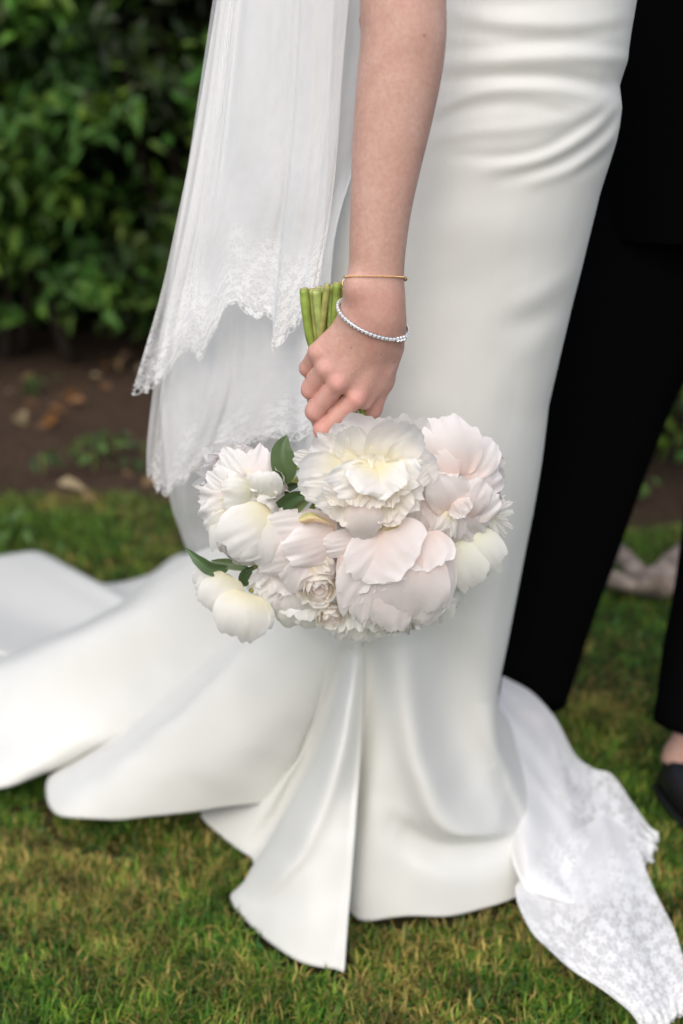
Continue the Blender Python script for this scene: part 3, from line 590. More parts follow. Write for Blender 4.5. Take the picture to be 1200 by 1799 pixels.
# ------------------------------------------------------------------ veil
def sheet(name, cols, nu, nv, mat, parent, pleat=0.0, pf=9, lace=None, scal=0.0, seed=0, uvs=(1, 1), relief=0.0, zmin=None):
    """cloth between drawn-out edges: cols = columns of (photo x, photo y, depth) from top to hem"""
    if 'veil' in name: cols = [[tuple(np.array(c[0]) + 0.85 * (np.array(c[0]) - np.array(c[1])))] + list(c) for c in cols]     # on up towards the head
    A = np.array([spl(np.array(c, float), 24) for c in cols]); A = spl(A, nu, axis=0); A = spl(A, nv, axis=1)
    u = np.linspace(0, 1, nu)[:, None] + np.zeros((1, nv)); t = np.linspace(0, 1, nv)[None, :] + np.zeros((nu, 1))
    if scal:   # scalloped edge
        sc = np.abs(np.sin(u[:, -1] * math.pi * nu / 16.0)) ** 0.7 * scal + scal * 0.6 * fnoise(u[:, -1] * 6, u[:, -1], seed, 2)
        A[..., 1] += (sc[:, None]) * np.clip((t - 0.8) / 0.2, 0, 1)
    V = np.array([[P(*A[i, j]) for j in range(nv)] for i in range(nu)])
    if pleat:
        ph = pf * u + 0.6 * fnoise(u * 1.3, t * 0.5, seed + 5, 2)
        V[..., 1] += pleat * (np.sin(ph * 6.283) + 0.5 * np.sin(ph * 2.3 * 6.283 + 1)) * (0.35 + 0.65 * t)
        V[..., 0] += 0.4 * pleat * np.cos(ph * 6.283) * (0.3 + 0.7 * t) * np.sin(math.pi * u) ** 0.5
    if relief: V[..., 2] += relief * fnoise(u * 1.6, t * 1.2, seed + 9, 3)
    if zmin is not None: V[..., 2] = np.maximum(V[..., 2], zmin)
    o = mk(name, V.reshape(-1, 3), grid_faces(nu, nv), mat, parent)
    uvl = o.data.uv_layers.new(name='UVMap'); li = np.empty(len(o.data.loops), int); o.data.loops.foreach_get('vertex_index', li)
    UV = np.stack([(u * uvs[0]).ravel(), (t * uvs[1]).ravel()], 1)[li]; uvl.data.foreach_set('uv', UV.astype(np.float32).ravel())
    lv = np.zeros((nu, nv)) if lace is None else np.clip((t - lace + 0.10 * fnoise(u * 4, t * 2, seed + 3, 2)) / 0.24, 0, 1)
    vattr(o, 'lace', lv.ravel()); vattr(o, 'edge', (np.clip((t - 0.955) / 0.03, 0, 1) if lace is not None else 0 * t).ravel()); return o
def build_veil(root):
    v3 = sheet('veil', [[(392, -120, 1.20), (330, 300, 1.24), (284, 640, 1.30), (296, 850, 1.36), (316, 930, 1.42), (336, 992, 1.50)],
                     [(430, -120, 1.22), (380, 300, 1.24), (350, 640, 1.28), (350, 850, 1.33), (370, 940, 1.38), (400, 1015, 1.40)],
                     [(500, -120, 1.20), (470, 300, 1.20), (460, 640, 1.20), (470, 850, 1.22), (480, 940, 1.24), (490, 1020, 1.25)],
                     [(575, -120, 1.19), (560, 150, 1.18), (545, 400, 1.13), (540, 700, 1.115), (540, 900, 1.11), (540, 1000, 1.11)], [(668, -120, 1.20), (650, 100, 1.20), (628, 270, 1.17), (588, 420, 1.11), (570, 700, 1.10), (570, 1000, 1.10)]], 120, 90, TULLE2, root, 0.004, 3, None, seed=2, uvs=(2, 4))
    v2 = sheet('veil_tier', [[(400, -100, 1.18), (330, 300, 1.20), (285, 560, 1.22), (268, 690, 1.24), (258, 780, 1.25), (257, 826, 1.26)],
                     [(420, -100, 1.18), (360, 300, 1.20), (320, 560, 1.22), (300, 700, 1.23), (292, 800, 1.24), (284, 864, 1.25)],
                     [(450, -100, 1.17), (400, 300, 1.18), (370, 560, 1.20), (355, 700, 1.20), (345, 780, 1.21), (338, 830, 1.22)],
                     [(500, -100, 1.15), (470, 300, 1.16), (450, 560, 1.17), (445, 660, 1.17), (440, 720, 1.17), (440, 775, 1.17)],
                     [(590, -100, 1.13), (575, 300, 1.12), (560, 560, 1.105), (555, 640, 1.10), (550, 700, 1.10), (548, 765, 1.10)]], 130, 90, TULLE, v3, 0.003, 4, 0.767, 8, seed=3, uvs=(2, 4))
    v1 = sheet('veil_tier', [[(397, -100, 1.15), (352, 180, 1.16), (312, 380, 1.17), (284, 510, 1.18), (256, 610, 1.19), (231, 690, 1.20)],
                     [(405, -100, 1.15), (368, 180, 1.16), (335, 380, 1.17), (308, 510, 1.18), (285, 610, 1.19), (268, 680, 1.20)],
                     [(420, -100, 1.15), (388, 180, 1.15), (362, 380, 1.16), (345, 480, 1.17), (335, 560, 1.17), (328, 612, 1.18)],
                     [(430, -100, 1.15), (402, 180, 1.15), (380, 380, 1.15), (368, 480, 1.16), (360, 560, 1.16), (352, 626, 1.17)],
                     [(450, -100, 1.13), (425, 180, 1.13), (410, 330, 1.14), (404, 430, 1.14), (402, 490, 1.14), (400, 536, 1.14)],
                     [(490, -100, 1.12), (470, 180, 1.12), (460, 330, 1.12), (450, 430, 1.13), (445, 490, 1.13), (440, 548, 1.13)],
                     [(520, -100, 1.11), (505, 180, 1.11), (497, 330, 1.11), (490, 430, 1.12), (484, 500, 1.12), (478, 562, 1.12)],
                     [(540, -100, 1.10), (525, 180, 1.10), (512, 330, 1.10), (500, 430, 1.11), (490, 530, 1.11), (480, 612, 1.11)],
                     [(575, -100, 1.09), (562, 180, 1.09), (548, 330, 1.09), (538, 430, 1.095), (528, 500, 1.095), (518, 575, 1.10)],
                     [(622, -100, 1.08), (604, 100, 1.08), (592, 270, 1.075), (580, 380, 1.075), (566, 460, 1.08), (552, 545, 1.085)]], 260, 120, TULLE, v3, 0.0022, 5, 0.633, 6, seed=4, uvs=(2.2, 3.4))
    return v3
def build_lace_train(root):
    g = lambda x, y, z: (x, y, G(x, y, z)[1])
    t1 = sheet('lace_train', [[g(882, 1188, .16), g(930, 1215, .13), g(975, 1265, .10), g(1010, 1330, .07), g(1040, 1352, .06), g(1075, 1360, .06), g(1110, 1405, .05), g(1140, 1445, .04), g(1158, 1458, .035)],
                              [g(876, 1230, .16), g(910, 1280, .13), g(950, 1340, .10), g(995, 1400, .08), g(1030, 1430, .06), g(1065, 1450, .05), g(1100, 1470, .045), g(1130, 1480, .04), g(1150, 1492, .03)],
                              [g(872, 1290, .15), g(900, 1340, .12), g(935, 1400, .10), g(975, 1460, .07), g(1015, 1500, .06), g(1060, 1525, .05), g(1095, 1515, .045), g(1115, 1510, .04), g(1128, 1530, .03)],
                              [g(880, 1380, .12), g(895, 1440, .09), g(920, 1500, .08), g(950, 1550, .06), g(1000, 1580, .05), g(1050, 1590, .045), g(1090, 1570, .04), g(1112, 1560, .04), g(1126, 1570, .03)],
                              [g(890, 1480, .06), g(900, 1520, .06), g(915, 1550, .055), g(935, 1566, .05), g(970, 1562, .05), g(1010, 1556, .05), g(1040, 1552, .05), g(1060, 1560, .05), g(1075, 1572, .045)]], 150, 100, LACE, root, 0, 1, 0.30, 15, seed=6, uvs=(1.3, 1.6), relief=0.006, zmin=0.012)
    sheet('lace_train', [[g(905, 1560, .05), g(910, 1590, .045), g(935, 1640, .035), g(985, 1690, .03), g(1050, 1735, .025), g(1100, 1775, .022), g(1118, 1790, .02)],
                         [g(930, 1530, .05), g(960, 1580, .045), g(990, 1640, .04), g(1040, 1700, .035), g(1090, 1750, .03), g(1125, 1785, .025), g(1140, 1806, .02)],
                         [g(980, 1480, .055), g(1010, 1540, .055), g(1040, 1610, .05), g(1080, 1680, .04), g(1120, 1735, .035), g(1150, 1775, .025), g(1165, 1800, .02)],
                         [g(1050, 1440, .055), g(1070, 1510, .055), g(1090, 1580, .05), g(1120, 1650, .045), g(1150, 1710, .035), g(1175, 1755, .025), g(1185, 1782, .02)],
                         [g(1080, 1430, .05), g(1120, 1490, .045), g(1150, 1560, .04), g(1180, 1620, .035), g(1198, 1675, .03), g(1210, 1725, .025), g(1212, 1768, .02)]], 120, 120, LACE, t1, 0, 1, 0.08, 13, seed=7, uvs=(1.5, 1.9), relief=0.005, zmin=0.010)
# ------------------------------------------------------------------ bouquet
YB = 0.985
def Bq(px, py, d): return P(px, py, YB + d / 1000.0)
WHITE = mat_petal('petal_white', (0.93, 0.88, 0.62), (0.95, 0.94, 0.90), (0.96, 0.96, 0.95))
BLUSH = mat_petal('petal_blush', (0.93, 0.78, 0.71), (0.945, 0.89, 0.865), (0.955, 0.94, 0.932))
CREAM = mat_petal('petal_cream', (0.93, 0.78, 0.52), (0.945, 0.89, 0.78), (0.955, 0.935, 0.90))
GREENW = mat_petal('petal_greenish_white', (0.88, 0.90, 0.68), (0.93, 0.94, 0.87), (0.95, 0.955, 0.93))
STEMG = mat_plain('stem_green', (0.27, 0.36, 0.07), 0.45, 0.4, nscale=60, var=0.35, bmp=0.1)
CALYX = mat_plain('calyx', (0.20, 0.24, 0.07), 0.55, 0.3, nscale=50, var=0.35, bmp=0.1)
SEPAL = mat_petal('sepal_blushed', (0.55, 0.62, 0.22), (0.78, 0.66, 0.36), (0.80, 0.55, 0.38), 0.25)
def petal_obj(V, n, m, mat, parent, name='petal'):
    o = mk(name, V.reshape(-1, 3), grid_faces(n, m), mat, parent)
    uvl = o.data.uv_layers.new(name='UVMap'); li = np.empty(len(o.data.loops), int); o.data.loops.foreach_get('vertex_index', li)
    off = (sum(map(ord, o.name)) * 0.37) % 5
    U, T = np.meshgrid(np.linspace(0, 1, n) + off, np.linspace(0, 1, m), indexing='ij')
    uvl.data.foreach_set('uv', np.stack([U.ravel(), T.ravel()], 1)[li].astype(np.float32).ravel()); return o
def petal_sph(Rr, th0, th1, psi, W, opn, ruf, seed, lip=0.0, cup=0.0, n=15, m=15, notch=0.06, hsc=1.0, narrow=0.0):
    r = np.random.default_rng(seed); s, t = np.meshgrid(np.linspace(-1, 1, n), np.linspace(0, 1, m), indexing='ij')
    wv = W * ((t + 0.04) ** 0.55) * (1 - (0.35 + narrow) * t ** 5)
    e = 1 - 0.20 * np.abs(s) ** 2.6 + notch * fnoise(s * 0.9, s * 0 + seed * 0.37, seed, 3, 0.8) * (1 - 0.5 * s ** 2)
    tt = t * e; th = R(th0) + R(th1 - th0) * tt
    ps = R(psi) + s * R(1) * wv / np.maximum(np.sin(th), 0.42) * 0.9 + 0.10 * fnoise(tt, s * 0, seed + 1, 2, 0.7)
    edge = np.clip(np.maximum(tt, np.abs(s) * 0.8), 0, 1)
    rr = Rr * (1 + opn * tt ** 2 + lip * np.clip((tt - 0.72) / 0.28, 0, 1) ** 2 + cup * s ** 2 * tt + ruf * 1.25 * edge ** 3 * fnoise(s * 1.1, t * 0.6, seed + 2, 3, 1.0) + 0.012 * fnoise(s * 3, t * .5, seed + 6, 2) + 0.02 * fnoise(s * 0.5, t * 0.5, seed + 3, 2))
    return np.stack([rr * np.sin(th) * np.cos(ps), rr * np.sin(th) * np.sin(ps), -rr * np.cos(th) * hsc], -1)
def orient(ax):
    ax = Vector((ax[0], -ax[2], ax[1])).normalized(); q = ax.to_track_quat('Z', 'Y'); return np.array(q.to_matrix())
def flower(bq, name, label, px, py, d, rad, axis, layers, seed, spin=0, core=0.0):
    """layers: (count, radius factor, polar start, polar end, half width, opening, ruffle, lip, cup, material)"""
    c = Bq(px, py, d); Mx = orient(axis); r = np.random.default_rng(seed); rad = rad / 1000
    z = np.linspace(-1, 1, 7); v, f = tube([(Mx @ np.array([0, 0, -rad * (1.02 - 0.22 * k / 6)])) + c for k in range(7)], rad * 0.34 * np.sqrt(np.clip(1 - z ** 2, 0.02, 1)), 8)
    fl = mk(name, v, f, CALYX, bq); fl['label'] = label
    for li, (cnt, rf, a0, a1, W, opn, ruf, lip, cup, mat) in enumerate(layers):
        for k in range(cnt):
            psi = spin + li * 37 + 360 * k / cnt + r.uniform(-12, 12)
            V = petal_sph(rad * rf * r.uniform(.96, 1.04) * (1 + 0.012 * k), a0, a1 * r.uniform(.93, 1.05), psi, W * r.uniform(.88, 1.12), opn + r.uniform(-.04, .04), ruf * r.uniform(.7, 1.3), int(r.integers(1, 9999)), lip, cup, 14, 14)
            tilt = r.normal(size=3) * 0.05 * (1.6 - rf); V = V + np.cross(np.broadcast_to(tilt, V.shape), V)
            petal_obj(V @ Mx.T + c, 14, 14, mat, fl)
    return fl
def rp(fl, base, tip, w, bulge, curl, mat, seed, bend=0, ruf=1.6, n=26, m=26, tw=0.0, rag=0.085, name='petal'):
    """one obovate petal: base and tip as (photo x, photo y, depth mm), half width in photo px; bulge and curl in mm (negative = towards the viewer)"""
    s, t = np.meshgrid(np.linspace(-1, 1, n), np.linspace(0, 1, m), indexing='ij'); b, e = np.array(base, float), np.array(tip, float)
    ax = e[:2] - b[:2]; L = np.linalg.norm(ax) + 1e-6; pp = np.array([-ax[1], ax[0]]) / L
    hw = 1.18 * w * np.sin(math.pi * (0.12 + 0.52 * t ** 0.85)) ** 0.7
    lim = np.sqrt(np.clip(1 - 0.45 * np.abs(s) ** 2.8, 0.05, 1)) + rag * fnoise(s * 1.2, s * 0 + seed * .31, seed, 4, 1.0) - 0.03 * np.exp(-(s / .12) ** 2) * (seed % 3 == 0)
    tt = t * lim; ed = np.maximum(np.abs(s) ** 1.5, tt)
    x = b[0] + ax[0] * tt + pp[0] * (s * hw + bend * tt ** 2); y = b[1] + ax[1] * tt + pp[1] * (s * hw + bend * tt ** 2)
    d = b[2] + (e[2] - b[2]) * tt + 0.62 * bulge * (1 - s ** 2) * np.sin(math.pi * np.clip(tt, 0, 1) ** .8) + curl * (0.5 * np.abs(s) ** 3 * tt + tt ** 5) + tw * s * tt
    d = d + 1.8 * ruf * ed ** 2.2 * fnoise(s * 1.1, t * .6, seed + 2, 3, 1.0) + 0.55 * (0.3 + tt) * fnoise(s * 3.2 + .4 * t, t * .45, seed + 11, 3, 1.0) + 0.35 * ruf * fnoise(s * .6, t * .6, seed + 5, 2, .6)
    x = x + 0.8 * ruf * ed ** 3 * fnoise(s * 1.1, t * .8, seed + 7, 2, 1.1); y = y + 0.8 * ruf * ed ** 3 * fnoise(s, t, seed + 8, 2, 1.1)
    V = np.stack([np.array([Bq(x[i, j], y[i, j], d[i, j]) for j in range(m)]) for i in range(n)])
    return petal_obj(V, n, m, mat, fl, name)
def patch(bq, ctl, mat, ruf=1.5, seed=0, n=20, m=20, name='petal', edge_pow=3):
    """a single petal from its own rows of (photo x, photo y, depth mm), base row first"""
    A = np.array([[Bq(*c) for c in row] for row in ctl]); A = spl(A, m, axis=0); A = spl(A, n, axis=1)
    s, t = np.meshgrid(np.linspace(-1, 1, n), np.linspace(0, 1, m)); e = np.maximum(np.abs(s), t) ** edge_pow
    nz = fnoise(s * 0.8, t * 0.8, seed, 3, 0.9); A[..., 1] += ruf / 1000 * nz * (0.25 + e); A[..., 2] += 0.6 * ruf / 1000 * e * fnoise(s * 1.1, t * 1.1, seed + 4, 3, 1.2)
    return petal_obj(np.swapaxes(A, 0, 1), n, m, mat, bq, name)
def leaf(bq, pts, wid, mat_col, seed, nrm=(0, -1, 0.2), label=None):
    p = spl(np.array([Bq(*q) for q in pts]), 16); t = np.gradient(p, axis=0); t /= np.linalg.norm(t, axis=1)[:, None]
    nn = np.array(nrm, float); nn /= np.linalg.norm(nn); b = np.cross(t, nn); b /= np.linalg.norm(b, axis=1)[:, None]; k = np.cross(b, t)
    u = np.linspace(0, 1, 16); wv = wid / 1000 * np.sin(math.pi * np.clip(u * 0.97 + 0.02, 0, 1) ** 0.8) ** 0.9
    s = np.linspace(-1, 1, 9)
    V = p[None] + s[:, None, None] * (wv[:, None] * b)[None] + (np.abs(s)[:, None, None] * 0.35 - 0.08 * np.cos(s * 3)[:, None, None]) * (wv[:, None] * k)[None] + 0.0006 * np.sin(u * 30 + seed)[None, :, None] * (s ** 2)[:, None, None] * k[None]
    o = petal_obj(V, 9, 16, LEAFB, bq, 'leaf'); vattr(o, 'col', np.repeat(np.array([mat_col]), 9 * 16, 0), 'FLOAT_COLOR'); return o
def mat_bleaf():
    m, nt, b = M('bouquet_leaf'); c = attr(nt, 'col').outputs['Color']; uv = nt.nodes.new('ShaderNodeTexCoord').outputs['UV']
    v = noise(nt, 5, 4, 0.6, vec=uv, sc=(3, 8, 1)); sx = nt.nodes.new('ShaderNodeSeparateXYZ'); nt.links.new(uv, sx.inputs[0])
    c2 = mixc(nt, mth(nt, 'MULTIPLY', v, 0.35), c, (0.16, 0.24, 0.10)); nt.links.new(c2, b.inputs['Base Color']); b.inputs['Roughness'].default_value = 0.42
    bump(nt, b, v, 0.3, 0.001)
    tl = nt.nodes.new('ShaderNodeBsdfTranslucent'); nt.links.new(c2, tl.inputs[0]); mx = nt.nodes.new('ShaderNodeMixShader'); mx.inputs[0].default_value = 0.25
    nt.links.new(b.outputs[0], mx.inputs[1]); nt.links.new(tl.outputs[0], mx.inputs[2]); nt.links.new(mx.outputs[0], nt.nodes['Material Output'].inputs[0]); return m
LEAFB = mat_bleaf()
def build_bouquet():
    base = Bq(640, 900, 10); bq = empty('bouquet', base)
    tag(bq, 'hanging bouquet of white and blush peonies with green stems held in the hand', 'bouquet')
    W_, B_, C_, G_ = WHITE, BLUSH, CREAM, GREENW; Y_ = mat_petal('petal_yellow_heart', (0.93, 0.82, 0.42), (0.95, 0.89, 0.66), (0.96, 0.94, 0.86))
    # ---- big open white peony
    f1 = flower(bq, 'peony', 'large open white peony with ruffled creamy heart', 640, 842, 2, 46, (-0.05, 0.15, 1.0),
           [(8, 1.10, 35, 104, 46, .10, .10, .04, -.05, W_), (8, .95, 30, 112, 44, .02, .12, .0, -.05, W_), (9, .76, 28, 124, 40, .0, .16, .0, .0, C_), (9, .58, 25, 130, 40, .0, .2, 0, 0, C_), (7, .40, 20, 140, 44, 0, .25, 0, 0, C_)], 5)
    for a in ((652, 826, -18), (657, 730, -24), 68, 7, -12, W_, 101, 0, 2.5), ((630, 830, -10), (622, 736, -12), 34, 6, -8, W_, 126, 0, 2.0), ((690, 830, -8), (712, 730, -10), 52, 10, -8, W_, 127, 0, 2.0), ((668, 824, -24), (712, 740, -34), 42, 8, -16, W_, 102, 10, 2.2), ((690, 832, -30), (757, 792, -30), 40, 8, -12, W_, 103, 8, 2.4), ((640, 824, -24), (598, 758, -28), 28, 5, -8, W_, 104, 8, 2.0), \
             ((620, 818, -28), (546, 775, -24), 26, 6, -8, W_, 105, 4, 2.0), ((575, 812, -24), (515, 803, -16), 15, 4, -4, W_, 106, 0, 1.5), ((600, 826, -34), (521, 838, -30), 34, 8, -14, W_, 107, -6, 2.2), ((655, 826, -40), (585, 862, -56), 30, -3, -6, W_, 108, 6, 3.0), \
             ((660, 824, -40), (640, 866, -62), 42, -5, -4, W_, 109, 0, 3.2), ((665, 824, -40), (700, 862, -58), 34, -4, -5, W_, 110, 0, 3.2), ((690, 826, -40), (735, 845, -46), 30, 4, -10, W_, 111, 0, 2.6), ((652, 842, -44), (650, 798, -34), 24, 2, -3, Y_, 128, 0, 1.6), ((664, 842, -44), (676, 804, -34), 18, 2, -3, Y_, 129, 0, 1.6), ((640, 838, -42), (628, 806, -34), 18, 2, -3, W_, 130, 0, 1.6), ((620, 860, -40), (535, 866, -40), 26, 5, -8, W_, 112, 6, 2.4), \
             ((625, 868, -40), (563, 896, -46), 30, 4, -10, W_, 113, 6, 2.4), ((635, 870, -40), (600, 920, -46), 30, 5, -8, C_, 114, 0, 2.4), ((668, 868, -40), (716, 905, -46), 34, 5, -10, C_, 115, 0, 2.6), ((680, 858, -40), (742, 880, -40), 28, 5, -8, W_, 116, 0, 2.6), \
             ((600, 862, -46), (600, 890, -52), 20, 4, -3, C_, 117, 0, 2.5), ((630, 858, -48), (622, 888, -56), 18, 4, -3, C_, 118, 0, 2.5), ((655, 858, -48), (658, 892, -56), 18, 4, -3, C_, 119, 0, 2.5), ((678, 858, -46), (684, 892, -52), 18, 4, -3, C_, 120, 0, 2.5), \
             ((638, 878, -50), (640, 946, -50), 29, -10, 6, B_, 121, 0, .8), ((672, 880, -46), (672, 918, -48), 22, 3, -4, C_, 122, 0, 2.8), ((640, 870, -48), (560, 850, -52), 18, 3, -4, W_, 123, 0, 2.5), ((700, 845, -44), (752, 822, -36), 24, 5, -8, W_, 124, 0, 2.4), ((606, 795, -26), (590, 746, -32), 13, 3, -4, W_, 125, 4, 1.5):
        rp(f1, *a)
    # ---- blush peony upper right
    f2 = flower(bq, 'peony', 'blush peony facing away at the upper edge of the bouquet', 800, 850, 10, 43, (.45, .0, .8),
           [(7, 1.15, 30, 108, 48, .06, .08, .06, .0, B_), (7, 1.0, 30, 120, 46, .0, .10, 0, 0, B_), (8, .80, 28, 130, 42, .0, .16, .0, .0, B_), (8, .58, 25, 138, 42, .0, .2, 0, 0, B_)], 6)
    for a in ((800, 835, -14), (786, 732, -16), 48, -9, 10, B_, 131, -6, 1.6), ((815, 838, -12), (848, 765, -4), 38, -6, 8, B_, 132, 6, 1.6), ((825, 850, -12), (868, 815, -2), 34, -6, 6, B_, 133, 6, 1.8), ((790, 840, -18), (760, 770, -16), 30, -6, 6, B_, 134, -4, 1.6), \
             ((770, 915, -18), (748, 812, -26), 22, -5, 2, B_, 135, -4, 1.4), ((800, 905, -22), (782, 835, -36), 34, -9, -2, B_, 136, -8, 1.4), ((810, 905, -22), (838, 838, -32), 30, -7, 0, B_, 137, 8, 1.6), ((815, 900, -18), (870, 862, -16), 32, -7, 3, B_, 138, 4, 1.8), \
             ((805, 880, -24), (866, 905, -14), 28, -6, 3, B_, 139, 0, 2.2), ((800, 885, -24), (840, 940, -16), 28, -6, 3, B_, 140, 0, 2.2), ((790, 885, -24), (795, 952, -20), 24, -6, 3, B_, 141, 0, 2.4), ((775, 880, -22), (752, 945, -18), 26, -6, 3, B_, 142, 0, 2.0), \
             ((790, 900, -30), (772, 938, -28), 12, -3, 2, W_, 143, 6, 2.4), ((796, 900, -30), (790, 945, -26), 10, -3, 2, W_, 144, -4, 2.4), ((800, 880, -34), (820, 905, -34), 20, -4, -2, B_, 145, 0, 2.6), ((755, 870, -20), (722, 920, -20), 22, -4, 2, B_, 146, 0, 1.8):
        rp(f2, *a)
    # ---- blush cupped peony at the bottom
    f3 = flower(bq, 'peony', 'cupped blush peony with wrapped outer petals at the lower middle', 692, 1015, -4, 48, (.12, -.55, .82),
           [(7, 1.04, 30, 122, 52, .02, .05, .0, -.03, B_), (6, .90, 30, 138, 52, .0, .06, .0, -.04, B_), (6, .74, 28, 148, 50, .0, .08, .0, .0, B_), (6, .55, 25, 150, 50, .0, .15, 0, 0, B_)], 9)
    for a in ((700, 940, -30), (712, 1092, -42), 56, -18, 10, B_, 151, 0, 1.4), ((735, 950, -28), (760, 1078, -38), 40, -14, 8, B_, 152, 0, 1.4), ((770, 955, -20), (778, 1062, -24), 26, -8, 2, B_, 153, 4, 1.2), ((665, 950, -36), (660, 1096, -40), 34, -12, 8, B_, 154, 6, 1.8), \
             ((690, 932, -30), (612, 1062, -44), 40, -14, 6, B_, 155, 4, 1.2), ((640, 950, -30), (628, 1075, -36), 28, -10, 6, B_, 156, 0, 1.6), ((660, 938, -36), (715, 1000, -58), 62, -7, -2, B_, 157, 0, 1.2), ((740, 935, -30), (748, 1000, -50), 48, -7, 0, B_, 158, 0, 1.2), \
             ((722, 965, -44), (716, 1080, -46), 62, -10, 10, B_, 159, 0, 1.2), ((690, 1030, -40), (664, 1100, -36), 44, -6, 5, B_, 160, 0, 2.6), ((735, 1035, -34), (738, 1096, -32), 40, -5, 4, B_, 163, 0, 2.6), ((695, 935, -30), (618, 1010, -52), 40, -9, 3, B_, 161, -4, 1.0), ((648, 1010, -42), (640, 1092, -36), 26, -6, 5, B_, 162, 0, 1.6):
        rp(f3, *a)
    # ---- blush peony left of it
    f4 = flower(bq, 'peony', 'half open blush peony with long folded petals pointing sideways', 528, 965, 4, 38, (-.35, -.45, .8),
           [(7, 1.08, 30, 118, 46, .03, .07, .0, -.03, B_), (6, .88, 30, 134, 46, .0, .08, .0, .0, B_), (7, .65, 28, 145, 46, .0, .15, 0, 0, B_)], 12)
    for a in ((592, 930, -24), (458, 935, -34), 34, -8, 4, B_, 171, -4, 1.2), ((585, 920, -20), (475, 912, -22), 20, -6, 3, B_, 172, 0, 1.2), ((590, 945, -30), (500, 972, -44), 32, -8, 2, B_, 173, 0, 1.2), ((560, 958, -28), (448, 990, -34), 30, -7, 4, B_, 174, 4, 1.2), \
             ((545, 965, -28), (505, 1030, -32), 34, -8, 4, B_, 175, 0, 1.4), ((560, 970, -28), (548, 1030, -30), 30, -7, 4, B_, 176, 0, 1.6), ((555, 985, -34), (575, 1005, -34), 20, -3, 2, C_, 177, 0, 2.0):
        rp(f4, *a)
    # long strap petals between the two blush peonies
    rp(f3, (628, 942, -32), (585, 1068, -36), 19, -8, 4, B_, 181, -34, .8); rp(f3, (604, 966, -36), (609, 1084, -34), 13, -5, 3, B_, 182, 4, .7); rp(f3, (645, 940, -26), (572, 975, -40), 22, -8, 3, B_, 183, 14, 1.0)
    # ---- closed white globe
    f5 = flower(bq, 'peony', 'closed globe-shaped ivory peony at the side of the bouquet', 430, 938, -12, 33, (-.45, -.35, .8),
           [(5, 1.0, 25, 140, 60, -.06, .03, -.02, -.03, G_), (5, .94, 25, 152, 58, -.05, .03, 0, 0, W_), (5, .86, 25, 165, 60, 0, .03, 0, 0, W_)], 15)
    for a in ((478, 905, -26), (395, 965, -48), 44, -12, 8, W_, 191, 6, .9), ((445, 885, -22), (440, 992, -44), 44, -13, 10, W_, 192, -4, .8), ((400, 895, -14), (388, 972, -26), 24, -8, 6, G_, 193, 0, 1.2):
        rp(f5, *a)
    # ---- ruffled blush white upper left
    f6 = flower(bq, 'peony', 'ruffled pale peony with frayed petal tips at the upper left', 428, 862, 12, 40, (-.45, .1, .9),
           [(9, 1.12, 40, 98, 34, .14, .16, .10, .0, W_), (9, 1.06, 36, 114, 32, .06, .16, .08, .0, B_), (9, .98, 34, 130, 30, .02, .16, .06, .0, W_), (8, .90, 32, 146, 30, .0, .16, .06, .0, B_), (7, .80, 30, 160, 32, .0, .2, 0, 0, B_)], 18)
    for a in ((462, 880, -18), (462, 828, -34), 30, -8, 6, G_, 201, 0, .6), ((440, 850, -20), (398, 790, -12), 20, -4, 3, W_, 202, 0, 1.6), ((450, 850, -20), (455, 784, -10), 24, -5, 4, B_, 203, 0, 1.8), ((450, 860, -16), (498, 800, -6), 22, -5, 4, W_, 204, 0, 1.6), ((420, 870, -22), (368, 830, -14), 24, -5, 4, W_, 205, 0, 2.0), \
             ((415, 880, -24), (350, 872, -12), 24, -5, 4, B_, 206, 0, 2.0), ((410, 885, -24), (352, 915, -14), 24, -5, 4, W_, 207, 0, 2.2), ((425, 860, -28), (400, 835, -28), 20, -5, 2, B_, 208, 0, 1.8), ((410, 900, -24), (372, 945, -16), 24, -5, 4, W_, 209, 0, 2.0), ((440, 870, -28), (390, 868, -34), 30, -7, 4, G_, 210, 0, 1.2):
        rp(f6, *a)
    # ---- two white buds lower left
    b1 = flower(bq, 'peony_bud', 'small white peony bud hanging highest at the lower left', 384, 1040, 8, 22, (-.5, -.5, .5), [(5, 1.0, 25, 140, 60, -.05, .04, -.02, -.02, G_), (4, .93, 25, 155, 66, -.03, .03, 0, 0, W_), (4, .86, 25, 168, 70, 0, .02, 0, 0, W_)], 21)
    for a in ((405, 1012, -6), (372, 1075, -18), 34, -8, 8, W_, 221, 0, .7), ((395, 1005, 0), (352, 1050, -6), 24, -6, 6, G_, 222, 0, .9), ((372, 1002, 4), (342, 1030, 4), 18, -4, 4, W_, 224, 0, .8): rp(b1, *a)
    b2 = flower(bq, 'peony_bud', 'small white peony bud hanging lowest at the lower left', 421, 1083, -4, 23.5, (-.1, -.8, .5), [(5, 1.0, 25, 140, 60, -.05, .04, -.02, -.02, G_), (4, .93, 25, 155, 66, -.03, .03, 0, 0, W_), (4, .86, 25, 168, 70, 0, .02, 0, 0, W_)], 24)
    for a in ((436, 1042, -18), (410, 1120, -34), 44, -16, 9, W_, 231, -4, .7), ((452, 1055, -12), (448, 1112, -28), 28, -10, 7, G_, 232, 0, .8): rp(b2, *a)
    # ---- right side
    f9 = flower(bq, 'peony', 'half open greenish white peony at the right edge', 830, 975, 20, 30, (.55, -.45, .6), [(6, 1.04, 25, 122, 52, .0, .06, .0, -.02, G_), (6, .9, 25, 138, 52, 0, .08, 0, 0, G_), (6, .7, 25, 150, 52, 0, .12, 0, 0, W_)], 27)
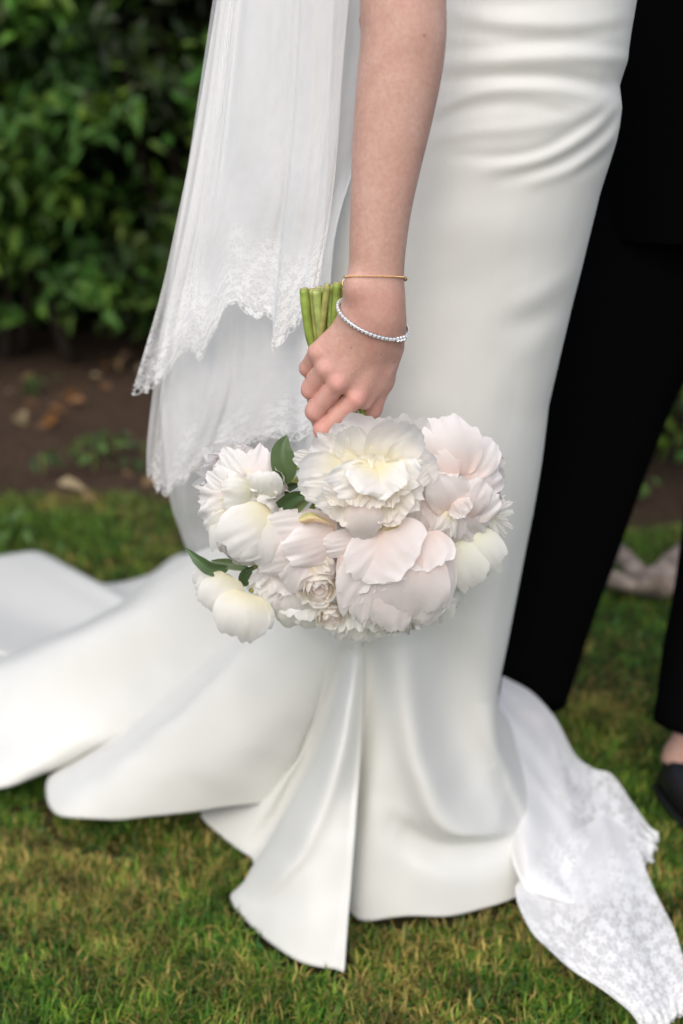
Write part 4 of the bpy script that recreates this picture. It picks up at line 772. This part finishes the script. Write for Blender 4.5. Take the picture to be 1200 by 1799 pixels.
    for a in ((800, 940, -6), (830, 1030, -18), 42, -14, 6, G_, 241, 0, 1.0), ((825, 935, -6), (868, 1005, -12), 36, -12, 5, G_, 242, 0, 1.0), ((795, 950, -4), (798, 1030, -12), 24, -8, 5, W_, 243, 0, 1.0), ((850, 935, -6), (880, 985, -6), 14, -4, 3, W_, 244, 6, .8): rp(f9, *a)
    f10 = flower(bq, 'aster', 'spiky pale flower with narrow petals at the right edge', 850, 910, 25, 22, (.75, .0, .5), [(12, 1.2, 40, 92, 12, .15, .1, .1, .0, G_), (12, 1.1, 35, 108, 12, .15, .1, .1, 0, W_), (12, .9, 30, 125, 14, .1, .1, 0, 0, G_)], 30)
    for i, (x, y) in enumerate(((898, 880), (902, 898), (900, 925), (885, 872), (893, 912), (890, 940), (878, 955), (872, 868))): rp(f10, (856, 905, 6), (x, y, 4 + i % 3 * 4), 6, -2, 1, (W_, G_)[i % 2], 250 + i, 2, .4)
    f13 = flower(bq, 'peony', 'white flower under the cupped blush peony at the right', 770, 1055, 22, 24, (.4, -.7, .4), [(7, 1.05, 30, 116, 50, .05, .1, .05, 0, G_), (6, .85, 30, 135, 50, 0, .12, 0, 0, G_)], 33)
    for a in ((765, 1040, 0), (800, 1070, 4), 26, -5, 3, G_, 261, 0, 1.4), ((765, 1040, 0), (772, 1096, 2), 28, -5, 3, G_, 262, 0, 1.4): rp(f13, *a)
    # ---- underside
    f14 = flower(bq, 'peony', 'small ruffled blush flower between the bud and the roses', 492, 1030, 4, 25, (-.35, -.7, .5), [(7, 1.08, 35, 112, 42, .08, .14, .06, 0, B_), (7, .90, 30, 130, 40, 0, .18, 0, 0, W_), (6, .7, 30, 145, 44, 0, .2, 0, 0, B_)], 36)
    for a in ((500, 1015, -12), (455, 1050, -14), 24, -5, 3, W_, 271, 0, 2.0), ((500, 1018, -12), (480, 1068, -14), 24, -5, 3, B_, 272, 0, 2.0), ((480, 1010, -10), (440, 1035, -8), 18, -4, 3, B_, 273, 0, 2.0): rp(f14, *a)
    f11 = flower(bq, 'peony', 'white flower with broad petals below the roses', 532, 1066, 14, 27, (-.2, -.85, .4), [(7, 1.08, 30, 118, 50, .04, .07, .04, 0, W_), (6, .85, 30, 138, 52, 0, .1, 0, 0, G_)], 39)
    for a in ((525, 1020, -12), (530, 1078, -16), 34, -8, 6, W_, 281, 0, 1.0), ((530, 1050, -10), (525, 1104, -8), 36, -7, 6, G_, 282, 0, 1.2), ((510, 1030, -8), (492, 1085, -10), 24, -6, 5, W_, 283, 0, 1.2): rp(f11, *a)
    f12 = flower(bq, 'peony', 'greenish white flower lowest in the bouquet', 630, 1086, 16, 27, (0, -.9, .35), [(8, 1.08, 30, 112, 46, .05, .1, .05, 0, G_), (7, .85, 30, 135, 46, 0, .12, 0, 0, G_)], 42)
    for a in ((620, 1080, -4), (610, 1126, 2), 26, -5, 4, G_, 291, 0, 1.6), ((640, 1080, -4), (648, 1128, 2), 26, -5, 4, G_, 292, 0, 1.6), ((600, 1080, -4), (582, 1118, 2), 22, -5, 4, W_, 293, 0, 1.6), ((665, 1085, 0), (680, 1118, 2), 20, -4, 3, G_, 294, 0, 1.6): rp(f12, *a)
    flower(bq, 'carnation', 'small frilled cream flower under the cupped blush peony', 702, 1095, 0, 17, (.1, -.85, .5), [(9, 1.1, 40, 108, 34, .1, .25, .1, 0, C_), (8, .9, 35, 128, 34, 0, .28, 0, 0, C_), (6, .65, 30, 145, 40, 0, .3, 0, 0, C_)], 45)
    # ---- spray roses
    for (x, y, d, rd, ax, sd, lab) in ((560, 1034, -30, 17, (.1, -.25, 1), 48, 'larger of the two small cream spray roses'), (582, 1084, -16, 13, (.2, -.45, .9), 51, 'smaller of the two cream spray roses')):
        flower(bq, 'spray_rose', lab, x, y, d, rd, ax, [(5, 1.15, 35, 100, 58, .12, .04, .10, 0, C_), (5, .98, 35, 112, 58, .02, .03, .08, 0, C_), (4, .78, 30, 120, 64, -.05, .03, .05, 0, C_), (4, .58, 30, 126, 66, -.05, .03, .04, 0, B_), (3, .38, 30, 132, 70, -.05, .03, .03, 0, B_)], sd)
    # ---- leaves
    leaf(bq, [(502, 850, -8), (500, 820, -12), (496, 790, -8), (504, 764, 0)], 13, (0.085, 0.14, 0.05), 1)
    leaf(bq, [(478, 905, -6), (498, 888, -22), (522, 872, -30), (551, 874, -34)], 8, (0.035, 0.085, 0.022), 2)
    leaf(bq, [(498, 906, -8), (515, 895, -24), (532, 884, -30), (548, 876, -32)], 6, (0.16, 0.20, 0.07), 3)
    leaf(bq, [(442, 840, -4), (443, 825, -10), (445, 814, -8)], 3.5, (0.06, 0.12, 0.03), 4)
    leaf(bq, [(402, 998, 4), (375, 1000, -6), (350, 985, -8), (326, 962, 0)], 7.5, (0.085, 0.15, 0.06), 5)
    leaf(bq, [(440, 1000, 0), (412, 992, 4), (390, 988, 6), (370, 985, 8)], 6, (0.16, 0.22, 0.10), 6)
    leaf(bq, [(470, 890, 2), (480, 870, 0), (500, 858, 0), (530, 850, 6)], 8, (0.030, 0.06, 0.018), 7)
    leaf(bq, [(640, 940, -18), (625, 945, -22), (605, 938, -20)], 6, (0.14, 0.17, 0.05), 8)
    leaf(bq, [(430, 1030, 4), (432, 1010, 0), (445, 995, 0)], 7, (0.04, 0.08, 0.02), 9)
    # sepals, yellow green with reddish tips
    patch(bq, [[(530, 905, -34), (545, 900, -36), (560, 905, -34)], [(525, 915, -42), (552, 908, -46), (580, 918, -40)], [(535, 922, -42), (560, 916, -46), (590, 928, -38)]], SEPAL, 0.8, 31, name='sepal')
    patch(bq, [[(672, 940, -36), (690, 935, -38), (705, 938, -36)], [(676, 930, -40), (695, 925, -44), (715, 932, -40)], [(690, 920, -38), (705, 917, -40), (722, 926, -36)]], SEPAL, 0.8, 32, name='sepal')
    patch(bq, [[(640, 946, -34), (652, 944, -36), (664, 938, -34)], [(645, 936, -38), (660, 932, -40), (675, 926, -38)], [(662, 926, -36), (676, 922, -38), (688, 916, -36)]], SEPAL, 0.6, 33, name='sepal')
    # ---- stems: cut ends above the fist, through it, into the flowers
    S = [(534, 508, 22, 4.6, 545), (547, 509, 26, 4.0, 556), (556, 510, 20, 4.4, 563), (566, 507, 30, 4.2, 570), (575, 501, 19, 3.8, 560), (583, 503, 27, 4.0, 578), (592, 498, 21, 4.3, 585), (600, 499, 29, 3.8, 592), (560, 506, 38, 4.2, 572), (580, 505, 38, 4.0, 586)]
    E = [(600, 850), (500, 860), (430, 870), (520, 940), (560, 960), (640, 860), (690, 960), (780, 850), (820, 930), (440, 980)]
    for i, ((x, y, d, rd, xm), (ex, ey)) in enumerate(zip(S, E)):
        pth = spl([Bq(x, y, d), Bq((x + xm) / 2, 560, d + 1), Bq(xm + 4, 610, 28 + (d - 26) * .7), Bq(600 + (xm - 570) * .5, 690, 30 + (d - 26) * .6), Bq(622 + (xm - 570) * .4, 760, 28), Bq(ex, ey, 18)], 40)
        v, f = tube(pth, np.linspace(rd, rd * 0.7, 40) / 1000 * (1 + .09 * np.sin(np.linspace(0, 9, 40) + i) + .05 * np.exp(-((np.linspace(0, 1, 40) - .1 - .03 * (i % 4)) / .012) ** 2)), 10); st = mk('stem', v, f, (STEMG, STEM2, STEM3)[i % 3], bq)
        t0 = pth[0] - pth[1]; t0 /= np.linalg.norm(t0)
        v, f = tube([pth[0] - t0 * .0005, pth[0] + t0 * .0012], [rd * .86 / 1000] * 2, 10); mk('cut_end', v, f, CUTM, st)
    for (a, b) in (((505, 860, 6), (535, 850, 10)), ((470, 905, 4), (500, 860, 14)), ((440, 1040, 2), (470, 1000, 10)), ((425, 1010, 6), (470, 990, 14)), ((800, 940, 8), (760, 930, 20))):
        v, f = tube(spl([Bq(*a), Bq((a[0] + b[0]) / 2, (a[1] + b[1]) / 2 - 4, (a[2] + b[2]) / 2), Bq(*b)], 10), .0028, 8); mk('stem', v, f, STEM2, bq)
    return bq
STEM2 = mat_plain('stem_olive', (0.36, 0.36, 0.11), 0.45, 0.4, nscale=70, var=0.35, bmp=0.1)
STEM3 = mat_plain('stem_pale', (0.36, 0.44, 0.13), 0.45, 0.4, nscale=70, var=0.35, bmp=0.1)
CUTM = mat_plain('stem_cut', (0.42, 0.40, 0.18), 0.7, 0.2, nscale=400, var=0.4)
# ------------------------------------------------------------------ bracelets
def loop_on_arm(pl, off, n):
    """closed loop on the skin: 'pl' = (left px, right px, front sag in px) at the wrist; walk the arm field outwards"""
    (x0, y0), (x1, y1), sag, dc = pl; a = np.arange(n) * 2 * math.pi / n; pts = []
    cx, cy = (x0 + x1) / 2, (y0 + y1) / 2
    for t in a:
        px = cx + (x1 - x0) / 2 * math.cos(t); py = cy + (y1 - y0) / 2 * math.cos(t) + sag * math.sin(t)
        pts.append(H(px, py, dc - 24 * math.sin(t)))
    pts = np.array(pts); c = pts.mean(0); d = pts - c; out = []
    ax = np.cross(d[0], d[n // 4]); ax /= np.linalg.norm(ax)
    ks = np.linspace(0.010, 0.045, 141); dn = d / np.linalg.norm(d, axis=1)[:, None]
    Q = c + dn[:, None] * ks[None, :, None]; fv = arm_field(Q.reshape(-1, 3)).reshape(n, -1)
    for i in range(n):
        ok = np.nonzero(fv[i] > off)[0]; k = ks[ok[0]] if len(ok) else 0.045; out.append(c + dn[i] * k)
    out = np.array(out)
    for _ in range(3): out = 0.5 * out + 0.25 * (np.roll(out, 1, 0) + np.roll(out, -1, 0))
    return out, c
def resample_closed(p, m):
    q = np.concatenate([p, p[:1]]); L = np.concatenate([[0], np.cumsum(np.linalg.norm(np.diff(q, axis=0), axis=1))]); s = np.linspace(0, L[-1], m, endpoint=False)
    return np.stack([np.interp(s, L, q[:, k]) for k in range(3)], 1)
GOLD = mat_plain('gold', (0.86, 0.60, 0.28), 0.25, 0.5, 1.0, nscale=200, var=0.08, bmp=0.0)
SILVER = mat_plain('silver', (0.80, 0.80, 0.82), 0.22, 0.5, 1.0, nscale=200, var=0.06, bmp=0.0)
def mat_gem():
    m, nt, b = M('clear_stone'); b.inputs['Base Color'].default_value = (0.93, 0.95, 0.98, 1); b.inputs['Roughness'].default_value = 0.06
    b.inputs['Transmission Weight'].default_value = 0.15; b.inputs['IOR'].default_value = 2.2; b.inputs['Specular IOR Level'].default_value = 0.9; return m
GEM = mat_gem()
def build_bracelets():
    p, c = loop_on_arm(((609, 487), (709, 488), -2, 4), 0.0013, 96); p = resample_closed(p, 84)
    root = empty('bracelet', c); tag(root, 'thin gold bead chain bracelet round the wrist, higher of the two', 'bracelet', 'bracelets on the wrist')
    me = None; r = 0.00085
    bm = bmesh.new(); bmesh.ops.create_icosphere(bm, subdivisions=2, radius=r); me = bpy.data.meshes.new('bead'); bm.to_mesh(me); bm.free(); me.materials.append(GOLD); me.polygons.foreach_set('use_smooth', np.ones(len(me.polygons), bool))
    for q in p:
        o = bpy.data.objects.new('bead', me); o.parent = root; o.location = Vector(q - c); COL.objects.link(o)
    i = int(np.argmin(np.linalg.norm(proj(p) - np.array([709, 490]), axis=1))); bm = bmesh.new(); bmesh.ops.create_icosphere(bm, subdivisions=2, radius=0.0026)
    v = np.array([x.co[:] for x in bm.verts]) + p[i] + np.array([.0012, -.001, -.0008]); f = [[x.index for x in y.verts] for y in bm.faces]; bm.free(); mk('end_bead', v, f, GOLD, root)
    j = int(np.argmin(np.linalg.norm(proj(p) - np.array([607, 492]), axis=1))); a = np.linspace(0, 6.283, 20)
    for k, (dz, rr) in enumerate(((-.0055, .0032), (-.0115, .0026))):
        pth = p[j] + np.array([[-.0015 + math.cos(t) * rr * .6, -.001 + math.sin(t) * rr * .3, dz + math.sin(t) * rr] for t in a]); v, f = tube(pth, .0007, 6); mk('clasp', v, f, GOLD, root)
    # stone bracelet, hanging loose and low
    p, c = loop_on_arm(((601, 538), (707, 582), 26, 4), 0.0022, 96); p = resample_closed(p, 50)
    root = empty('bracelet', c); tag(root, 'silver bracelet of square clear stones slipped down to the hand', 'bracelet', 'bracelets on the wrist')
    tn = np.roll(p, -1, 0) - np.roll(p, 1, 0); tn /= np.linalg.norm(tn, axis=1)[:, None]
    def box_mesh(name, mat, taper, h0, h1, w):
        vv = [(-w, -w, h0), (w, -w, h0), (w, w, h0), (-w, w, h0), (-w * taper, -w * taper, h1), (w * taper, -w * taper, h1), (w * taper, w * taper, h1), (-w * taper, w * taper, h1)]
        return mkmesh(name, vv, [(3, 2, 1, 0), (4, 5, 6, 7), (0, 1, 5, 4), (1, 2, 6, 5), (2, 3, 7, 6), (3, 0, 4, 7)], mat, False)
    step = np.linalg.norm(p[1] - p[0]); mset = box_mesh('setting', SILVER, 1.0, -.0012, .0004, step * .48); mgem = box_mesh('stone', GEM, 0.55, .0002, .0020, step * .43)
    for q, t in zip(p, tn):
        n = q - c; n -= t * (n @ t); n /= np.linalg.norm(n); b = np.cross(n, t); Mx = Matrix((t, b, n)).transposed().to_4x4()
        for me, nm in ((mset, 'setting'), (mgem, 'stone')):
            o = bpy.data.objects.new(nm, me); o.parent = root; o.matrix_local = Matrix.Translation(Vector(q - c)) @ Mx; COL.objects.link(o)
    v, f = tube(np.concatenate([p, p[:1]]), .0011, 8, False); mk('band', v, f, SILVER, root)
    k = int(np.argmin(np.linalg.norm(proj(p) - np.array([703, 592]), axis=1) + (p[:, 1] > c[1]) * 99))
    for dk in (0, 1, 2):
        q = p[(k + dk - 1) % len(p)]; n = q - c; n /= np.linalg.norm(n); a = np.linspace(0, 6.283, 12); v, f = tube(q + n * .001 + np.array([[math.cos(t) * .002, 0, math.sin(t) * .002] for t in a]), .0009, 6); mk('clasp', v, f, SILVER, root)
# ------------------------------------------------------------------ assemble the bride, then the rest
bride = empty('person', (0.08, 1.22, 0)); tag(bride, 'bride in ivory satin gown and lace veil, bare arm holding a bouquet down', 'person', 'the wedding couple')
build_bride_body(bride)
_, hem = build_dress(bride)
build_veil(bride); build_lace_train(bride)
build_bouquet(); build_bracelets()
lace_poly = [G(*q, 0.01) for q in ((890, 1260), (1070, 1370), (1140, 1460), (1110, 1520), (1190, 1660), (1200, 1760), (1150, 1785), (1000, 1690), (920, 1600))]
build_grass([hem, np.array(lace_poly)])
# ------------------------------------------------------------------ litter, weeds, weathered wood
def build_litter():
    r = np.random.default_rng(77); DRY = LEAFY
    spots = [(20, 735), (45, 720), (62, 748), (85, 715), (100, 728), (112, 700), (90, 745), (130, 690), (140, 678), (150, 705), (175, 680), (178, 672), (160, 660), (190, 640), (205, 632), (40, 700), (15, 690), (230, 620), (250, 640), (60, 668), (250, 855), (100, 850), (215, 830), (140, 870), (330, 770)]
    for i, (x, y) in enumerate(spots):
        g = G(x, y, 0.03); s = r.uniform(0.04, 0.09); c = [(0.36, 0.24, 0.11), (0.28, 0.12, 0.035), (0.44, 0.34, 0.19), (0.18, 0.09, 0.04)][int(r.integers(0, 4))]
        n = np.array([[r.normal() * 0.4, -0.5 + r.normal() * .3, 1.0]])
        o = leaf_cloud('dry_leaf', g[None], n, np.array([s]), np.array([c]), LEAFY, None, 500 + i, 0.55, 0.5, at=g)
        tag(o, 'curled dry brown leaf lying on the bare earth under the hedge', 'leaf', 'dry leaves on the bare earth')
def build_weeds():
    r = np.random.default_rng(78)
    W = [(75, 830, 'small weed seedling at far left on the bare earth', 9), (140, 800, 'tallest bright green weed on the bare earth', 16), (165, 825, 'bright green weed in front of the tallest one', 12), (205, 795, 'dark green weed beside the veil edge', 14), (255, 810, 'weed sprig just beside the lace veil edge', 10), (15, 950, 'pale green clump at far left edge of the grass', 16), (60, 690, 'dark green weed among the dry leaves', 16), (1120, 862, 'bright weed tuft beyond the bent black trouser leg', 12)]
    for i, (x, y, lab, n) in enumerate(W):
        g = G(x, y, 0.0); pos = g + np.stack([r.normal(size=n) * .035, r.normal(size=n) * .035, r.uniform(.015, .07, n)], -1); nr = r.normal(size=(n, 3)) * .4 + np.array([0, -.2, 1])
        c = np.array([0.09, 0.17, 0.035]) if 'bright' in lab or 'pale' in lab else np.array([0.05, 0.10, 0.025])
        root = empty('weed', g); tag(root, lab, 'weed', 'weeds on the bare earth')
        leaf_cloud('foliage', pos, nr, r.uniform(.03, .055, n), c * r.uniform(.8, 1.3, (n, 1)), LEAFY, root, 600 + i, 0.6)
        v, f = tube(spl([g + [0, 0, -.01], g + [.003, 0, .03], g + [0, .004, .06]], 6), .002, 5); mk('stem', v, f, STEMG, root)
def build_wood():
    WOOD = mat_plain('weathered_wood', (0.27, 0.215, 0.175), 0.95, 0.05, nscale=22, var=0.65, bmp=1.0)
    for i, (a, b, r0, r1, lab) in enumerate((((1075, 965, .07), (1140, 1035, .03), .019, .027, 'grey weathered branch stub leaning down beyond the trousers'), ((1260, 915, .09), (1150, 1025, .04), .027, .037, 'thick pale weathered branch slanting up to the edge'), ((1010, 1015, .03), (1140, 1030, .03), .022, .02, 'dark old root lying flat on the grass behind the trousers'))):
        A, B = G(*a[:2], a[2]), G(*b[:2], b[2]); pth = spl([A, A * .6 + B * .4 + [0, 0, .01], A * .3 + B * .7 + [.01, 0, -.005], B], 24)
        t, Nn, Bb = frames(pth); an = np.arange(16) * 2 * math.pi / 16; rad = np.linspace(r0, r1, 24)[:, None] * (1 + .30 * fnoise(an[None] / 6.283 * 3, np.linspace(0, 1.5, 24)[:, None] + 0 * an[None], 90 + i, 3))
        v = (pth[:, None] + rad[..., None] * (np.cos(an)[None, :, None] * Nn[:, None] + np.sin(an)[None, :, None] * Bb[:, None])).reshape(-1, 3)
        f = [(p * 16 + j, p * 16 + (j + 1) % 16, (p + 1) * 16 + (j + 1) % 16, (p + 1) * 16 + j) for p in range(23) for j in range(16)] + [tuple(range(16))[::-1], tuple(23 * 16 + j for j in range(16))]
        tag(mk('branch', v, f, WOOD, None, at=G(*b[:2], 0)), lab, 'branch', 'weathered wood on the lawn')
build_litter(); build_weeds(); build_wood()
